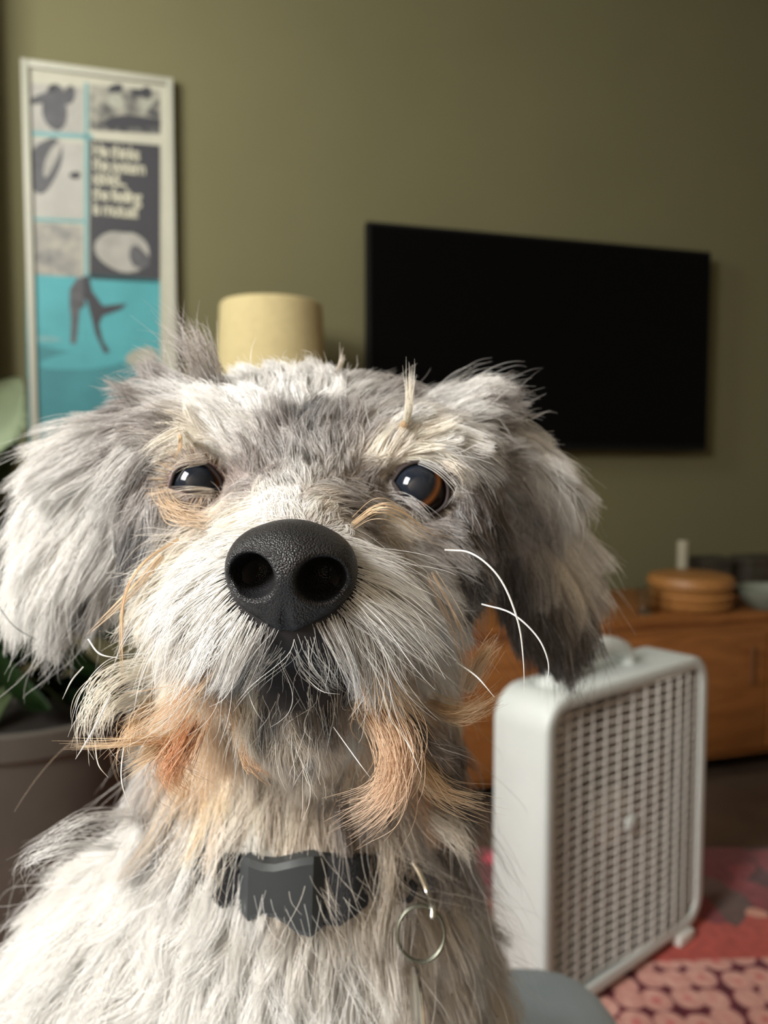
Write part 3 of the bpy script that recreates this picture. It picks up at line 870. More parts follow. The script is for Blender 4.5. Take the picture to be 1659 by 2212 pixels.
# (px, py, dx, dy, lift, colour, colour jitter, curl, density)
G = [
 # crown and forehead
 (640, 985, -8, -55, .35, GRY2, .35, .15, 1), (610, 950, -30, -85, .45, BRG, .3, .15, 1), (660, 930, 5, -90, .45, DGR, .4, .15, 1), (700, 960, 20, -80, .45, GRY2, .3, .15, 1),
 (560, 920, -45, -110, .5, WHT, .15, .2, 1), (500, 900, -70, -110, .5, WHT, .15, .2, 1), (440, 880, -80, -120, .5, SIL, .2, .2, 1), (400, 860, -80, -150, .6, BRG, .25, .2, 1),
 (640, 870, -15, -90, .5, WHT, .2, .2, 1), (560, 850, -40, -100, .5, WHT, .15, .2, 1), (720, 880, 30, -95, .5, WHT, .2, .2, 1), (790, 890, 60, -95, .5, GRY2, .25, .2, 1),
 (850, 880, 70, -85, .5, BRG, .2, .2, 1), (900, 880, 100, -70, .5, SIL, .2, .25, 1), (960, 890, 120, -55, .5, WHT, .2, .25, 1), (1020, 900, 120, -45, .5, GRY2, .3, .3, 1),
 (330, 880, -120, -30, .4, BRG, .2, .2, 1), (370, 920, -90, -20, .35, BRG, .25, .2, 1), (760, 950, 55, -70, .4, BRG, .2, .2, 1), (830, 940, 70, -70, .45, SIL, .2, .2, 1),
 # brows
 (440, 955, -80, -25, .35, CRM, .1, .15, 1), (500, 965, -70, -60, .4, WHT, .12, .15, 1), (400, 965, -60, 15, .3, CRM, .15, .15, 1), (880, 955, 80, -20, .4, CRM, .1, .15, 1), (940, 965, 90, 25, .35, WHT, .12, .2, 1), (985, 985, 70, 60, .3, SIL, .2, .2, 1),
 (820, 975, 30, -60, .3, CRM, .15, .15, 1), (530, 1000, -20, -50, .2, BRG, .2, .1, 1),
 # around the eyes
 (500, 1040, -10, -20, .15, (0.40, 0.33, 0.31), .2, .1, 1), (560, 1040, -20, -35, .25, BRG, .25, .1, 1), (350, 1010, -25, 40, .2, DBR, .3, .2, 1), (355, 1060, -20, 45, .2, BRG, .3, .2, 1),
 (420, 1085, -55, 18, .2, PALE, .2, .2, 1), (480, 1090, -45, 12, .2, PALE, .2, .2, 1), (800, 1050, 15, -30, .2, BRG, .3, .1, 1), (830, 1100, 55, 15, .25, PALE, .2, .2, 1), (900, 1130, 65, 25, .25, BRG, .25, .2, 1),
 (985, 1060, 25, 55, .2, DBR, .4, .2, 1), (1000, 1120, 30, 60, .2, DBR, .4, .2, 1), (960, 1170, 55, 35, .3, GRY2, .4, .35, 1),
 (1010, 1020, 30, 60, .2, DBR, .4, .2, 1), (1015, 1090, 25, 60, .2, DBR, .4, .2, 1), (1030, 1170, 25, 60, .2, DBR, .5, .3, 1), (1050, 1240, 20, 80, .2, DBR, .4, .3, 1), (1060, 1060, 20, 90, .2, DBR, .3, .2, 1), (1075, 1170, 15, 110, .2, DBR, .3, .2, 1), (1080, 1260, 10, 120, .2, DBR, .3, .2, 1),
 (320, 1080, -25, 70, .2, GRY2, .3, .2, 1), (325, 1130, -20, 80, .2, DGR, .3, .2, 1), (300, 1210, -20, 90, .2, DGR, .3, .2, 1), (270, 1290, -25, 100, .2, DGR, .3, .3, 1),  # dark guides put the shadow between left ear and cheek into the coat colour
 # bridge of the nose
 (635, 1040, 0, -45, .25, SIL, .25, .1, 1), (630, 1085, -3, -38, .25, WHT, .15, .1, 1), (590, 1070, -25, -35, .25, WHT, .15, .1, 1), (690, 1080, 30, -30, .25, PALE, .2, .1, 1), (740, 1090, 50, -15, .25, BRG, .2, .1, 1), (540, 1100, -55, -5, .25, CRM, .15, .15, 1),
 # moustache
 (480, 1170, -110, 15, .3, WHT, .08, .2, 1), (430, 1190, -110, 40, .35, CRM, .08, .3, 1), (470, 1240, -100, 70, .35, WHT, .05, .2, 1), (480, 1320, -80, 120, .35, WHT, .05, .2, 1), (520, 1390, -60, 125, .35, WHT, .06, .2, 1), (560, 1420, -30, 105, .35, SIL, .2, .25, 1),
 (395, 1280, -75, 130, .4, CRM, .08, .35, 1), (400, 1370, -60, 150, .4, CRM, .12, .35, 1), (360, 1230, -90, 110, .4, CRM, .12, .4, 1), (350, 1330, -70, 150, .4, CRM, .15, .45, 1),
 (600, 1390, -15, 95, .4, GRY2, .6, .3, 1), (640, 1400, 2, 85, .4, DGR, .9, .3, 1), (690, 1385, 22, 95, .4, GRY2, .6, .3, 1), (740, 1370, 40, 115, .4, SIL, .3, .25, 1),
 (780, 1220, 110, 25, .3, WHT, .08, .2, 1), (800, 1290, 85, 95, .35, WHT, .08, .2, 1), (780, 1370, 60, 130, .35, WHT, .12, .25, 1), (850, 1240, 110, 70, .35, WHT, .1, .25, 1), (870, 1330, 70, 150, .4, CRM, .12, .3, 1), (900, 1270, 80, 120, .35, WHT, .12, .3, 1),
 (930, 1380, 45, 150, .4, PALE, .2, .35, 1), (850, 1430, 45, 130, .4, PALE, .25, .35, 1),
 # lips, chin, beard
 (600, 1475, 0, 40, .2, BLK, .5, .2, 1), (640, 1480, 0, 40, .2, BLK, .5, .2, 1), (690, 1478, 5, 42, .2, BLK, .5, .2, 1), (640, 1520, 0, 55, .25, BLK, .5, .2, 1), (590, 1520, -8, 70, .3, DGR, .4, .2, 1), (700, 1515, 15, 65, .3, DGR, .4, .2, 1),
 (540, 1490, -25, 110, .3, CRM, .15, .25, 1), (480, 1470, -40, 150, .4, TAN, .15, .4, 1), (430, 1480, -50, 165, .4, ORG, .2, .5, 1), (380, 1450, -60, 165, .4, TAN, .2, .5, 1), (520, 1560, -15, 120, .3, PALE, .12, .25, 1),
 (600, 1580, -3, 95, .3, PALE, .1, .15, 1), (680, 1580, 5, 95, .3, PALE, .1, .15, 1), (750, 1530, 25, 105, .3, PALE, .15, .25, 1), (800, 1490, 45, 140, .4, TAN, .2, .4, 1), (860, 1500, 45, 150, .4, ORG, .2, .45, 1), (930, 1470, 60, 140, .4, BRG, .3, .45, 1), (980, 1430, 50, 130, .4, TAN, .25, .45, 1),
 (640, 1570, 0, 80, .3, PALE, .1, .15, 1), (570, 1590, -5, 90, .3, PALE, .1, .15, 1), (720, 1600, 8, 90, .3, PALE, .1, .15, 1),
 (640, 1650, 0, 120, .3, PALE, .1, .15, 1), (560, 1660, -10, 130, .3, PALE, .1, .2, 1), (740, 1650, 15, 125, .3, BRG, .15, .25, 1), (460, 1620, -30, 120, .3, TAN, .2, .4, 1),
 # cheeks under the ears
 (310, 1180, -25, 70, .2, DGR, .3, .3, 1), (330, 1260, -35, 90, .3, BRG, .3, .4, 1), (300, 1350, -45, 100, .3, GRY2, .3, .4, 1), (360, 1440, -40, 120, .35, TAN, .25, .5, 1), (1010, 1220, 40, 60, .3, DGR, .5, .4, 1), (1020, 1320, 30, 80, .3, BRG, .4, .5, 1), (1050, 1400, 25, 90, .3, DBR, .4, .5, 1), (1040, 1500, 20, 100, .3, DBR, .4, .4, 1),
 (330, 1560, -30, 110, .3, GRY2, .3, .3, 1), (1060, 1600, 10, 100, .3, DBR, .4, .4, 1), (1080, 1500, 10, 100, .2, DBR, .3, .3, 1),
 # left ear
 (300, 900, -120, 5, .25, BRG, .2, .2, 1), (240, 930, -130, 60, .3, SIL, .15, .2, 1), (180, 960, -120, 110, .3, WHT, .1, .2, 1), (280, 1000, -120, 70, .25, SIL, .2, .2, 1), (220, 1040, -115, 125, .3, WHT, .06, .2, 1), (130, 1060, -80, 150, .35, WHT, .08, .25, 1), (250, 1110, -70, 130, .25, SIL, .15, .2, 1), (290, 1150, -35, 110, .2, DGR, .3, .2, 1),
 (170, 1160, -70, 160, .3, WHT, .06, .25, 1), (100, 1180, -50, 160, .35, WHT, .06, .3, 1), (220, 1220, -45, 140, .25, SIL, .2, .25, 1), (150, 1280, -40, 140, .35, WHT, .1, .3, 1), (100, 1300, -35, 130, .35, SIL, .1, .3, 1), (200, 1310, -30, 120, .3, GRY2, .3, .3, 1), (255, 1240, -25, 120, .2, DGR, .3, .3, 1),
 # right ear
 (1070, 930, 120, 10, .3, SIL, .2, .25, 1), (1120, 970, 120, 65, .35, WHT, .12, .25, 1), (1170, 1020, 100, 115, .35, WHT, .12, .25, 1), (1110, 1040, 70, 130, .25, GRY2, .2, .2, 1), (1200, 1100, 85, 140, .35, WHT, .1, .25, 1), (1150, 1120, 65, 160, .25, SIL, .15, .2, 1), (1090, 1110, 30, 140, .2, DBR, .3, .2, 1),
 (1190, 1190, 55, 140, .3, PALE, .15, .25, 1), (1120, 1200, 25, 140, .2, DBR, .25, .2, 1), (1150, 1270, 25, 140, .2, DBR, .35, .3, 1), (1210, 1280, 30, 140, .3, DBR, .25, .3, 1), (1190, 1340, 15, 120, .3, DBR, .3, .3, 1), (1110, 1300, 10, 130, .2, DBR, .3, .3, 1),
 # throat and chest
 (560, 1760, -15, 140, .3, WHT, .08, .2, 1), (640, 1760, 0, 140, .3, PALE, .1, .2, 1), (720, 1760, 10, 140, .3, PALE, .1, .2, 1), (820, 1740, 30, 130, .35, PALE, .12, .3, 1), (480, 1740, -35, 140, .3, WHT, .08, .3, 1), (400, 1700, -70, 130, .35, SIL, .12, .3, 1), (340, 1640, -60, 110, .3, SIL, .12, .3, 1), (900, 1720, 45, 130, .35, BRG, .2, .3, 1), (980, 1700, 45, 130, .3, DBR, .4, .3, 1), (1000, 1620, 35, 120, .3, DBR, .4, .3, 1), (940, 1630, 40, 120, .3, BRG, .3, .3, 1), (1050, 1700, 40, 120, .3, DGR, .25, .3, 1),
 (300, 1760, -130, 110, .35, WHT, .06, .35, 1), (220, 1860, -130, 130, .4, WHT, .06, .4, 1), (160, 1980, -110, 150, .4, WHT, .06, .4, 1), (130, 2120, -90, 160, .4, WHT, .06, .4, 1), (360, 1860, -85, 150, .35, WHT, .05, .4, 1), (300, 2000, -80, 160, .35, WHT, .05, .4, 1), (260, 2140, -70, 160, .35, WHT, .05, .4, 1),
 (450, 1960, -55, 160, .35, WHT, .05, .45, 1), (420, 2100, -50, 160, .35, WHT, .05, .45, 1), (560, 2060, -25, 160, .35, WHT, .05, .45, 1), (600, 2180, -15, 160, .35, WHT, .05, .45, 1), (720, 2080, 10, 160, .35, WHT, .05, .4, 1), (850, 2060, 25, 160, .3, PALE, .06, .3, 1), (760, 2180, 10, 160, .3, WHT, .05, .35, 1),
 (940, 1960, 40, 150, .3, PALE, .08, .3, 1), (1010, 1880, 50, 140, .3, PALE, .1, .3, 1), (1060, 2000, 55, 150, .35, SIL, .1, .3, 1), (1000, 2120, 35, 150, .3, PALE, .08, .3, 1), (1090, 1820, 55, 140, .35, GRY2, .2, .3, 1), (1110, 1930, 60, 150, .35, SIL, .15, .3, 1), (1110, 2120, 50, 150, .35, SIL, .1, .3, 1),
]

# ---- body mesh
dog = empty('dog', to_world((-0.04, seat_b(0.42), 0.42)))
tag(dog, 'small shaggy white and grey dog with tan beard facing the camera', 'dog')
me_body = np_mesh('body', to_world(bV), bQ)
bW = to_world(bV)
vn = np.zeros(len(bV) * 3, np.float32); me_body.vertices.foreach_get('normal', vn); vn = vn.reshape(-1, 3)
bvh = BVHTree.FromPolygons([tuple(v) for v in bW], [tuple(q) for q in bQ])

# ---- guides in 3D
gp, gv, glift, gcol, gjit, gcurl = [], [], [], [], [], []
for (px, py, dx, dy, lift, col, jit, curl, dens) in G:
    rd = (P(px, py, 1.0) - CAM).normalized()
    hit = bvh.ray_cast(CAM, rd)
    if hit[0] is None:
        hit = bvh.find_nearest(P(px, py, 0.27))
    q = np.array(hit[0]); dep = (hit[0] - CAM).dot(FWD)
    n_ = np.array(hit[1])
    v = vec_world([dx / FPX * dep, -dy / FPX * dep, 0.0])
    L_ = np.linalg.norm(v)
    # lay the image-plane comb direction onto the skin, keeping its length
    vt = v - n_ * (v @ n_)
    gp.append(q); gv.append(0.55 * v + 0.45 * vt / max(1e-6, np.linalg.norm(vt)) * L_); glift.append(lift); gcol.append(col); gjit.append(jit); gcurl.append(curl)
# back of the head, back and flanks (turned away from the lens)
for (a, b, d, va, vb, vd, col) in ((-0.03, 0.045, 0.29, 0, 0.006, 0.016, SIL), (-0.03, 0.02, 0.325, 0, -0.014, 0.008, GRY2), (-0.03, -0.05, 0.345, 0, -0.018, 0.006, GRY2),
                                   (-0.08, -0.05, 0.31, -0.006, -0.016, 0.006, GRY2), (0.03, -0.05, 0.31, 0.006, -0.016, 0.006, GRY2), (-0.13, -0.2, 0.36, -0.008, -0.018, 0.008, WHT), (0.05, -0.2, 0.36, 0.008, -0.018, 0.008, SIL),
                                   (-0.03, -0.14, 0.44, 0, -0.01, 0.02, GRY2), (-0.04, -0.2, 0.55, 0, -0.016, 0.016, WHT), (-0.12, -0.26, 0.5, -0.006, -0.018, 0.01, WHT), (0.05, -0.26, 0.5, 0.006, -0.018, 0.01, WHT), (-0.04, -0.30, 0.28, 0, -0.02, 0, WHT), (-0.12, 0.0, 0.285, -0.004, -0.016, 0.004, GRY2), (0.055, 0.0, 0.29, 0.004, -0.016, 0.004, GRY2)):
    gp.append(to_world((a, b, d))); gv.append(vec_world((va, vb, vd))); glift.append(.35); gcol.append(col); gjit.append(.15); gcurl.append(.3)
gp, gv, glift, gcol, gjit, gcurl = map(np.array, (gp, gv, glift, gcol, gjit, gcurl))

def idw(Q, chunk=16000):
    """blend the guides around each root, weight 1/d^4"""
    T = np.concatenate([gv, glift[:, None], gcol, gjit[:, None], gcurl[:, None]], 1).astype(np.float32)
    out = np.empty((len(Q), T.shape[1]), np.float32)
    for i in range(0, len(Q), chunk):
        q = (Q[i:i + chunk] - gp.mean(0)).astype(np.float32)
        gc = (gp - gp.mean(0)).astype(np.float32)
        d2 = (q ** 2).sum(1)[:, None] + (gc ** 2).sum(1)[None] - 2 * (q @ gc.T)
        np.maximum(d2, 0, out=d2); d2 += 2e-6
        w = 1.0 / (d2 * d2); w /= w.sum(1, keepdims=True)
        out[i:i + chunk] = w @ T
    return out[:, :3].astype(float), out[:, 3].astype(float), out[:, 4:7].astype(float), out[:, 7].astype(float), out[:, 8].astype(float)

# skin colour follows the coat
_, _, sc, _, _ = idw(bW)
bx_, by_ = 829.5 + bV[:, 0] / bV[:, 2] * FPX, 1106 - bV[:, 1] / bV[:, 2] * FPX
sk_ = sc * 0.45 + np.array([[0.10, 0.075, 0.068]]) * np.clip(sc.mean(1, keepdims=True) * 2, 0, 1)
lipz = np.clip(1.6 - np.sqrt(((bx_ - 645) / 105) ** 2 + ((by_ - 1440) / 95) ** 2), 0, 1)[:, None] * (bV[:, 2:3] < 0.205)
nosez = np.clip(3.2 - 2 * np.sqrt((((bV - K(627, 1250, 0.1675)) / np.array([0.0150, 0.0135, 0.016])) ** 2).sum(1)), 0, 1)[:, None]
lipz = np.maximum(lipz, nosez)
sk_ = sk_ * (1 - lipz) + np.array([[0.014, 0.013, 0.014]]) * lipz
att = me_body.color_attributes.new('coat', 'FLOAT_COLOR', 'POINT')
att.data.foreach_set('color', np.concatenate([sk_, np.ones((len(sc), 1))], 1).astype(np.float32).ravel())

def attr_node(nt, name):
    n = nt.nodes.new('ShaderNodeAttribute'); n.attribute_name = name
    return n
m_skin = mat('dog_skin', (0.3, 0.25, 0.22), rough=0.7, spec=0.2)
m_skin.node_tree.links.new(attr_node(m_skin.node_tree, 'coat').outputs['Color'], m_skin.node_tree.nodes['Principled BSDF'].inputs['Base Color'])
body = link_mesh('body', me_body, m_skin, dog, True)
me_body.name = 'body'

# ---- fur shader
m_fur = bpy.data.materials.new('dog_fur'); m_fur.use_nodes = True
nt = m_fur.node_tree; N, L = nt.nodes, nt.links
N.remove(N['Principled BSDF'])
an = attr_node(nt, 'coat')
df = N.new('ShaderNodeBsdfDiffuse'); tr_ = N.new('ShaderNodeBsdfTranslucent'); gl = N.new('ShaderNodeBsdfAnisotropic')
gl.inputs['Roughness'].default_value = 0.42
L.new(an.outputs['Color'], df.inputs['Color']); L.new(an.outputs['Color'], tr_.inputs['Color'])
gl.inputs['Color'].default_value = (0.9, 0.9, 0.9, 1)
m1 = N.new('ShaderNodeMixShader'); m1.inputs[0].default_value = 0.42
L.new(df.outputs[0], m1.inputs[1]); L.new(tr_.outputs[0], m1.inputs[2])
m2 = N.new('ShaderNodeMixShader'); m2.inputs[0].default_value = 0.07
L.new(m1.outputs[0], m2.inputs[1]); L.new(gl.outputs[0], m2.inputs[2])
L.new(m2.outputs[0], N['Material Output'].inputs['Surface'])

def make_curves(name, PTS, R_, C_, parent, material=None):
    """PTS n,k,3 world points; R_ n,k radii; C_ n,3 colours"""
    n, k, _ = PTS.shape
    cd_ = bpy.data.hair_curves.new(name)
    cd_.add_curves([k] * n)
    off = np.array(parent.location)
    cd_.attributes['position'].data.foreach_set('vector', np.ascontiguousarray(PTS - off, np.float32).ravel())
    ra = cd_.attributes.get('radius') or cd_.attributes.new('radius', 'FLOAT', 'POINT')
    ra.data.foreach_set('value', np.ascontiguousarray(R_, np.float32).ravel())
    if C_.ndim == 2: C_ = np.repeat(C_[:, None, :], k, 1)
    ca = cd_.attributes.new('coat', 'FLOAT_COLOR', 'POINT')
    ca.data.foreach_set('color', np.concatenate([C_, np.ones((n, k, 1))], 2).astype(np.float32).ravel())
    cd_.materials.append(material or m_fur)
    o = bpy.data.objects.new(name, cd_); COL.objects.link(o); o.parent = parent
    return o

# ---- scatter roots over the skin
tri = np.concatenate([bQ[:, [0, 1, 2]], bQ[:, [0, 2, 3]]])
A_, B_, C_ = bW[tri[:, 0]], bW[tri[:, 1]], bW[tri[:, 2]]
area = 0.5 * np.linalg.norm(np.cross(B_ - A_, C_ - A_), axis=1)
cen = bV[tri].mean(1)
face_n = np.cross(B_ - A_, C_ - A_); face_n /= np.linalg.norm(face_n, axis=1)[:, None] + 1e-12
toward = -(face_n * ((A_ - np.array(CAM)) / np.linalg.norm(A_ - np.array(CAM), axis=1)[:, None])).sum(1)
dens = np.where(toward > -0.25, 1.0, 0.45)
dens *= np.where(cen[:, 2] > 0.36, 0.30, 1.0) * np.where(cen[:, 1] < -0.21, 0.30, 1.0)
dens *= np.where(cen[:, 2] < 0.225, 1.7, 1.0)          # finer coat on the muzzle
dens *= np.where(cen[:, 1] < -0.10, 0.8, 1.0)
wgt = area * dens
NH = 300000
pick = rng.choice(len(tri), NH, p=wgt / wgt.sum())
u, v = rng.random(NH), rng.random(NH); sw = u + v > 1; u[sw], v[sw] = 1 - u[sw], 1 - v[sw]
w0 = (1 - u - v)[:, None]
roots = w0 * A_[pick] + u[:, None] * B_[pick] + v[:, None] * C_[pick]
loc = w0 * bV[tri[pick, 0]] + u[:, None] * bV[tri[pick, 1]] + v[:, None] * bV[tri[pick, 2]]
nor = w0 * vn[tri[pick, 0]] + u[:, None] * vn[tri[pick, 1]] + v[:, None] * vn[tri[pick, 2]]
nor /= np.linalg.norm(nor, axis=1)[:, None] + 1e-12

NOSE_C = K(627, 1238, 0.1675)
def pix(l):   # pixel position of body-frame points
    return 829.5 + l[:, 0] / l[:, 2] * FPX, 1106 - l[:, 1] / l[:, 2] * FPX
ppx, ppy = pix(loc)
keep = np.ones(NH, bool)
for e in (EYE_L, EYE_R):
    dd = (loc - e - np.array([0, 0, -0.004])) / np.array([0.0080, 0.0062, 0.016])
    keep &= (dd ** 2).sum(1) > 1.0
dn = (loc - NOSE_C) / np.array([0.0138, 0.0114, 0.015])
keep &= (dn ** 2).sum(1) > 1.0
lipk = (((ppx - 645) / 105) ** 2 + ((ppy - 1440) / 95) ** 2 < 1) & (loc[:, 2] < 0.205)
keep &= ~(lipk & (rng.random(NH) > np.where(ppy < 1420, 0.10, 0.05)))
# collar band is clear of hair
COL_C = np.array([-0.0291, -0.1180, 0.300])
COL_T = 0.02                                  # tilt of the collar plane
coln = np.array([0.03, math.cos(COL_T), math.sin(COL_T)]); coln /= np.linalg.norm(coln)
hc = (loc - COL_C) @ coln
keep &= ~((np.abs(hc) < 0.007) & (loc[:, 1] < -0.06))
roots, loc, nor, hc = roots[keep], loc[keep], nor[keep], hc[keep]
n = len(roots)
V_, lift, colr, jit, curl = idw(roots)
Ln = np.linalg.norm(V_, axis=1)
V_ /= Ln[:, None]
lp_px, lp_py = pix(loc)
head = loc[:, 1] > -0.052 - 0.25 * (loc[:, 2] - 0.19)
earl = (((loc - K(195, 1110, 0.270)) / np.array([0.036, 0.046, 0.05])) ** 2).sum(1) < 1
earr = (((loc - K(1150, 1155, 0.276)) / np.array([0.031, 0.046, 0.05])) ** 2).sum(1) < 1
muz = head & (loc[:, 2] < 0.228) & (lp_py > 1130) & ~earl & ~earr
zone = np.where(earl, 1, np.where(earr, 2, np.where(muz, 3, np.where(head, 0, 4))))
lf_ = np.array([1.05, 1.05, 1.0, 1.15, 1.35])[zone]
lf_ = np.where((zone == 3) & (np.abs(lp_px - 640) < 110) & (lp_py > 1340) & (lp_py < 1560), 1.0, lf_)
Ln = Ln * lf_
lift = lift * np.array([1.15, 1.2, 1.2, 1.1, 1.5])[zone]
curl = curl * np.array([1.3, 1.6, 1.6, 1.2, 2.4])[zone]
curl = np.where((((lp_px - 645) / 105) ** 2 + ((lp_py - 1440) / 95) ** 2 < 1) & (loc[:, 2] < 0.205), 1.1, curl)
# hair just under the strap stays short
Ln = np.where((hc < 0.0) & (hc > -0.02) & (loc[:, 1] < -0.06), Ln * 0.75, Ln)

def strands(roots, nor, V_, Ln, lift, curl, KP=9, clump_each=38, clump=0.80, jitter=0.26, seed=1):
    r = np.random.default_rng(seed)
    n = len(roots)
    tdir = V_ - nor * ((V_ * nor).sum(1) * 0.75)[:, None]
    tdir /= np.linalg.norm(tdir, axis=1)[:, None] + 1e-9
    # clump centres
    nc = max(1, n // clump_each)
    ci = r.choice(n, nc, replace=False)
    kd = kdtree.KDTree(nc)
    for i, k in enumerate(ci): kd.insert(roots[k], i)
    kd.balance()
    own = np.array([kd.find(q)[1] for q in roots])
    cj = r.normal(0, 1, (nc, 3)); cl = r.uniform(0.75, 1.25, nc); cph = r.uniform(0, 6.28, (nc, 3)); camp = r.uniform(0.3, 1.3, nc)
    def build(rt, no, td, ln, lf, ck, jdir, ph, amp, ljit):
        s = td + no * lf[:, None]; s = s / np.linalg.norm(s, axis=1)[:, None]
        e = td + jdir; e = e / np.linalg.norm(e, axis=1)[:, None]
        u = np.linspace(0, 1, KP)[None, :, None]
        ln = (ln * ljit)[:, None, None]
        side = np.cross(no, td)
        w = np.sin(u * 5.5 + ph[:, None, 0:1]) - np.sin(ph[:, None, 0:1])
        w2 = np.sin(u * 4.3 + ph[:, None, 1:2]) - np.sin(ph[:, None, 1:2])
        p = rt[:, None, :] + ln * (s[:, None, :] * (u - 0.5 * u * u) + e[:, None, :] * (0.5 * u * u + 0.08 * u))
        p = p + ln * (ck * amp)[:, None, None] * 0.16 * (side[:, None, :] * w + no[:, None, :] * w2 * 0.7) * u
        p[:, :, 2] -= (ln[:, :, 0] * 0.10) * (u[:, :, 0] ** 2)
        return p
    cen_p = build(roots[ci], nor[ci], tdir[ci], Ln[ci], lift[ci], curl[ci], cj * jitter * 1.2, cph, camp, cl)
    hj = r.normal(0, jitter * 0.9, (n, 3))
    p = build(roots, nor, tdir, Ln, lift, curl, hj + cj[own] * jitter * 0.6, cph[own] + r.normal(0, .5, (n, 3)), camp[own] + r.normal(0, .3, n), cl[own] * r.uniform(0.75, 1.15, n))
    uu = np.linspace(0, 1, KP)
    stray = np.where(r.random(n) < 0.12, 0.2, 1.0)
    f = (clump * uu ** 1.1)[None, :] * (stray * r.uniform(0.7, 1.1, n))[:, None]
    spread = r.normal(0, 0.0006, (n, 3))
    tgt = cen_p[own] + spread[:, None, :]
    p = p * (1 - f[:, :, None]) + tgt * f[:, :, None]
    # larger tufts gather several locks
    nb = max(1, nc // 7)
    bi = r.choice(nc, nb, replace=False)
    kd2 = kdtree.KDTree(nb)
    for i, k in enumerate(bi): kd2.insert(roots[ci[k]], i)
    kd2.balance()
    ownb = np.array([kd2.find(q)[1] for q in roots[ci]])
    bt = np.array([bi[k] for k in ownb])
    g = (0.42 * uu ** 1.2)[None, :, None] * stray[:, None, None]
    p = p * (1 - g) + (cen_p[bt[own]] + (p - cen_p[own]) * 0.8) * g
    return p, own, nc, r

PTS, own, nc, r_ = strands(roots, nor, V_, Ln, lift, curl)
# colours: each lock has its tone, each hair a bit more
tone = r_.normal(0, 1, nc)[own] * 0.7 + r_.normal(0, 1, n) * 0.7
HC = colr * np.clip(1 + tone[:, None] * jit[:, None], 0.15, 1.6)
HC = np.clip(HC * 1.02, 0.01, 0.88)
white_hair = (r_.random(n) < jit * 0.35)[:, None]
HC = np.where(white_hair, np.minimum(0.75, HC * 0.3 + 0.5), HC)
KP = PTS.shape[1]
prof = np.array([1, 1, 1, .97, .93, .87, .78, .62, .3])
rad = r_.uniform(0.000038, 0.000075, n)[:, None] * prof[None]
rad *= np.where(loc[:, 2] > 0.225, 1.25, 1.0)[:, None]
inlip = (((lp_px - 645) / 105) ** 2 + ((lp_py - 1440) / 95) ** 2 < 1) & (loc[:, 2] < 0.205)
HC = np.where(inlip[:, None], np.where((r_.random(n) < 0.75)[:, None], np.array([[0.74, 0.73, 0.70]]), 0.08), HC)
# hair tips of the moustache and beard are stained tan
def tips(HC, px_, py_, z_, r):
    k = len(HC)
    st = np.clip((py_ - 1290) / 230, 0, 1) * np.clip((np.abs(px_ - 640) - 120) / 130, 0, 1) * (z_ == 3)
    st = np.clip(st * r.uniform(0.3, 1.3, k), 0, 1)
    u = (np.linspace(0, 1, 9) ** 1.3)[None, :, None]
    tcol = np.where((r.random(k) < 0.5)[:, None], np.array([TAN]), np.array([ORG]))
    f = u * st[:, None, None] * 0.85
    return HC[:, None, :] * (1 - f) + tcol[:, None, :] * f
HCP = tips(HC, lp_px, lp_py, zone, r_)
# flyaway hairs: long, fine and unruly
fw_ = np.where(zone == 3, 3.0, np.where(zone == 4, 0.8, 1.0)) * np.where(loc[:, 2] > 0.36, 0.2, 1.0)
fi = r_.choice(n, 9000, replace=False, p=fw_ / fw_.sum())
P2, _, _, _ = strands(roots[fi], nor[fi], V_[fi], Ln[fi] * r_.uniform(1.0, 1.55, len(fi)), lift[fi] * 1.5, curl[fi] * 2.2, clump_each=5, clump=0.25, jitter=0.42, seed=5)
C2 = tips(np.clip(HC[fi] * 1.05 + 0.06, 0, .93), lp_px[fi], lp_py[fi], zone[fi], r_)
R2 = r_.uniform(0.00004, 0.000065, len(fi))[:, None] * prof[None]
bw_ = ((zone == 3) & (lp_py > 1380) & (np.abs(lp_px - 640) > 130)).astype(float)
bi_ = r_.choice(n, 2600, replace=False, p=bw_ / bw_.sum())
P3, _, _, _ = strands(roots[bi_], nor[bi_], V_[bi_], Ln[bi_] * r_.uniform(1.1, 1.9, len(bi_)), lift[bi_] * 1.6, curl[bi_] * 2.6, clump_each=14, clump=0.5, jitter=0.40, seed=9)
C3 = np.array([CRM, TAN, TAN, ORG])[r_.integers(0, 4, len(bi_))] * r_.uniform(0.8, 1.12, (len(bi_), 1))
C3 = np.repeat(np.clip(C3, 0, .9)[:, None, :], 9, 1)
R3 = r_.uniform(0.00004, 0.00007, len(bi_))[:, None] * prof[None]
P2 = np.concatenate([P2, P3]); C2 = np.concatenate([C2, C3]); R2 = np.concatenate([R2, R3]); fi = np.concatenate([fi, bi_])
# split into parts of the coat
PTS = np.concatenate([PTS, P2]); rad = np.concatenate([rad, R2]); HCP = np.concatenate([HCP, C2]); zone_all = np.concatenate([zone, zone[fi]])
for z_, nm, lb in ((0, 'head_fur', 'grey and white head fur'), (1, 'ear_fur', 'silvery white ear fur'), (2, 'ear_fur', 'grey brown ear fur with silver tips'), (3, 'muzzle_fur', 'white moustache with tan beard'), (4, 'chest_fur', 'fluffy white chest fur')):
    k_ = zone_all == z_
    tag(make_curves(nm, PTS[k_], rad[k_], HCP[k_], dog), lb, kind='stuff')

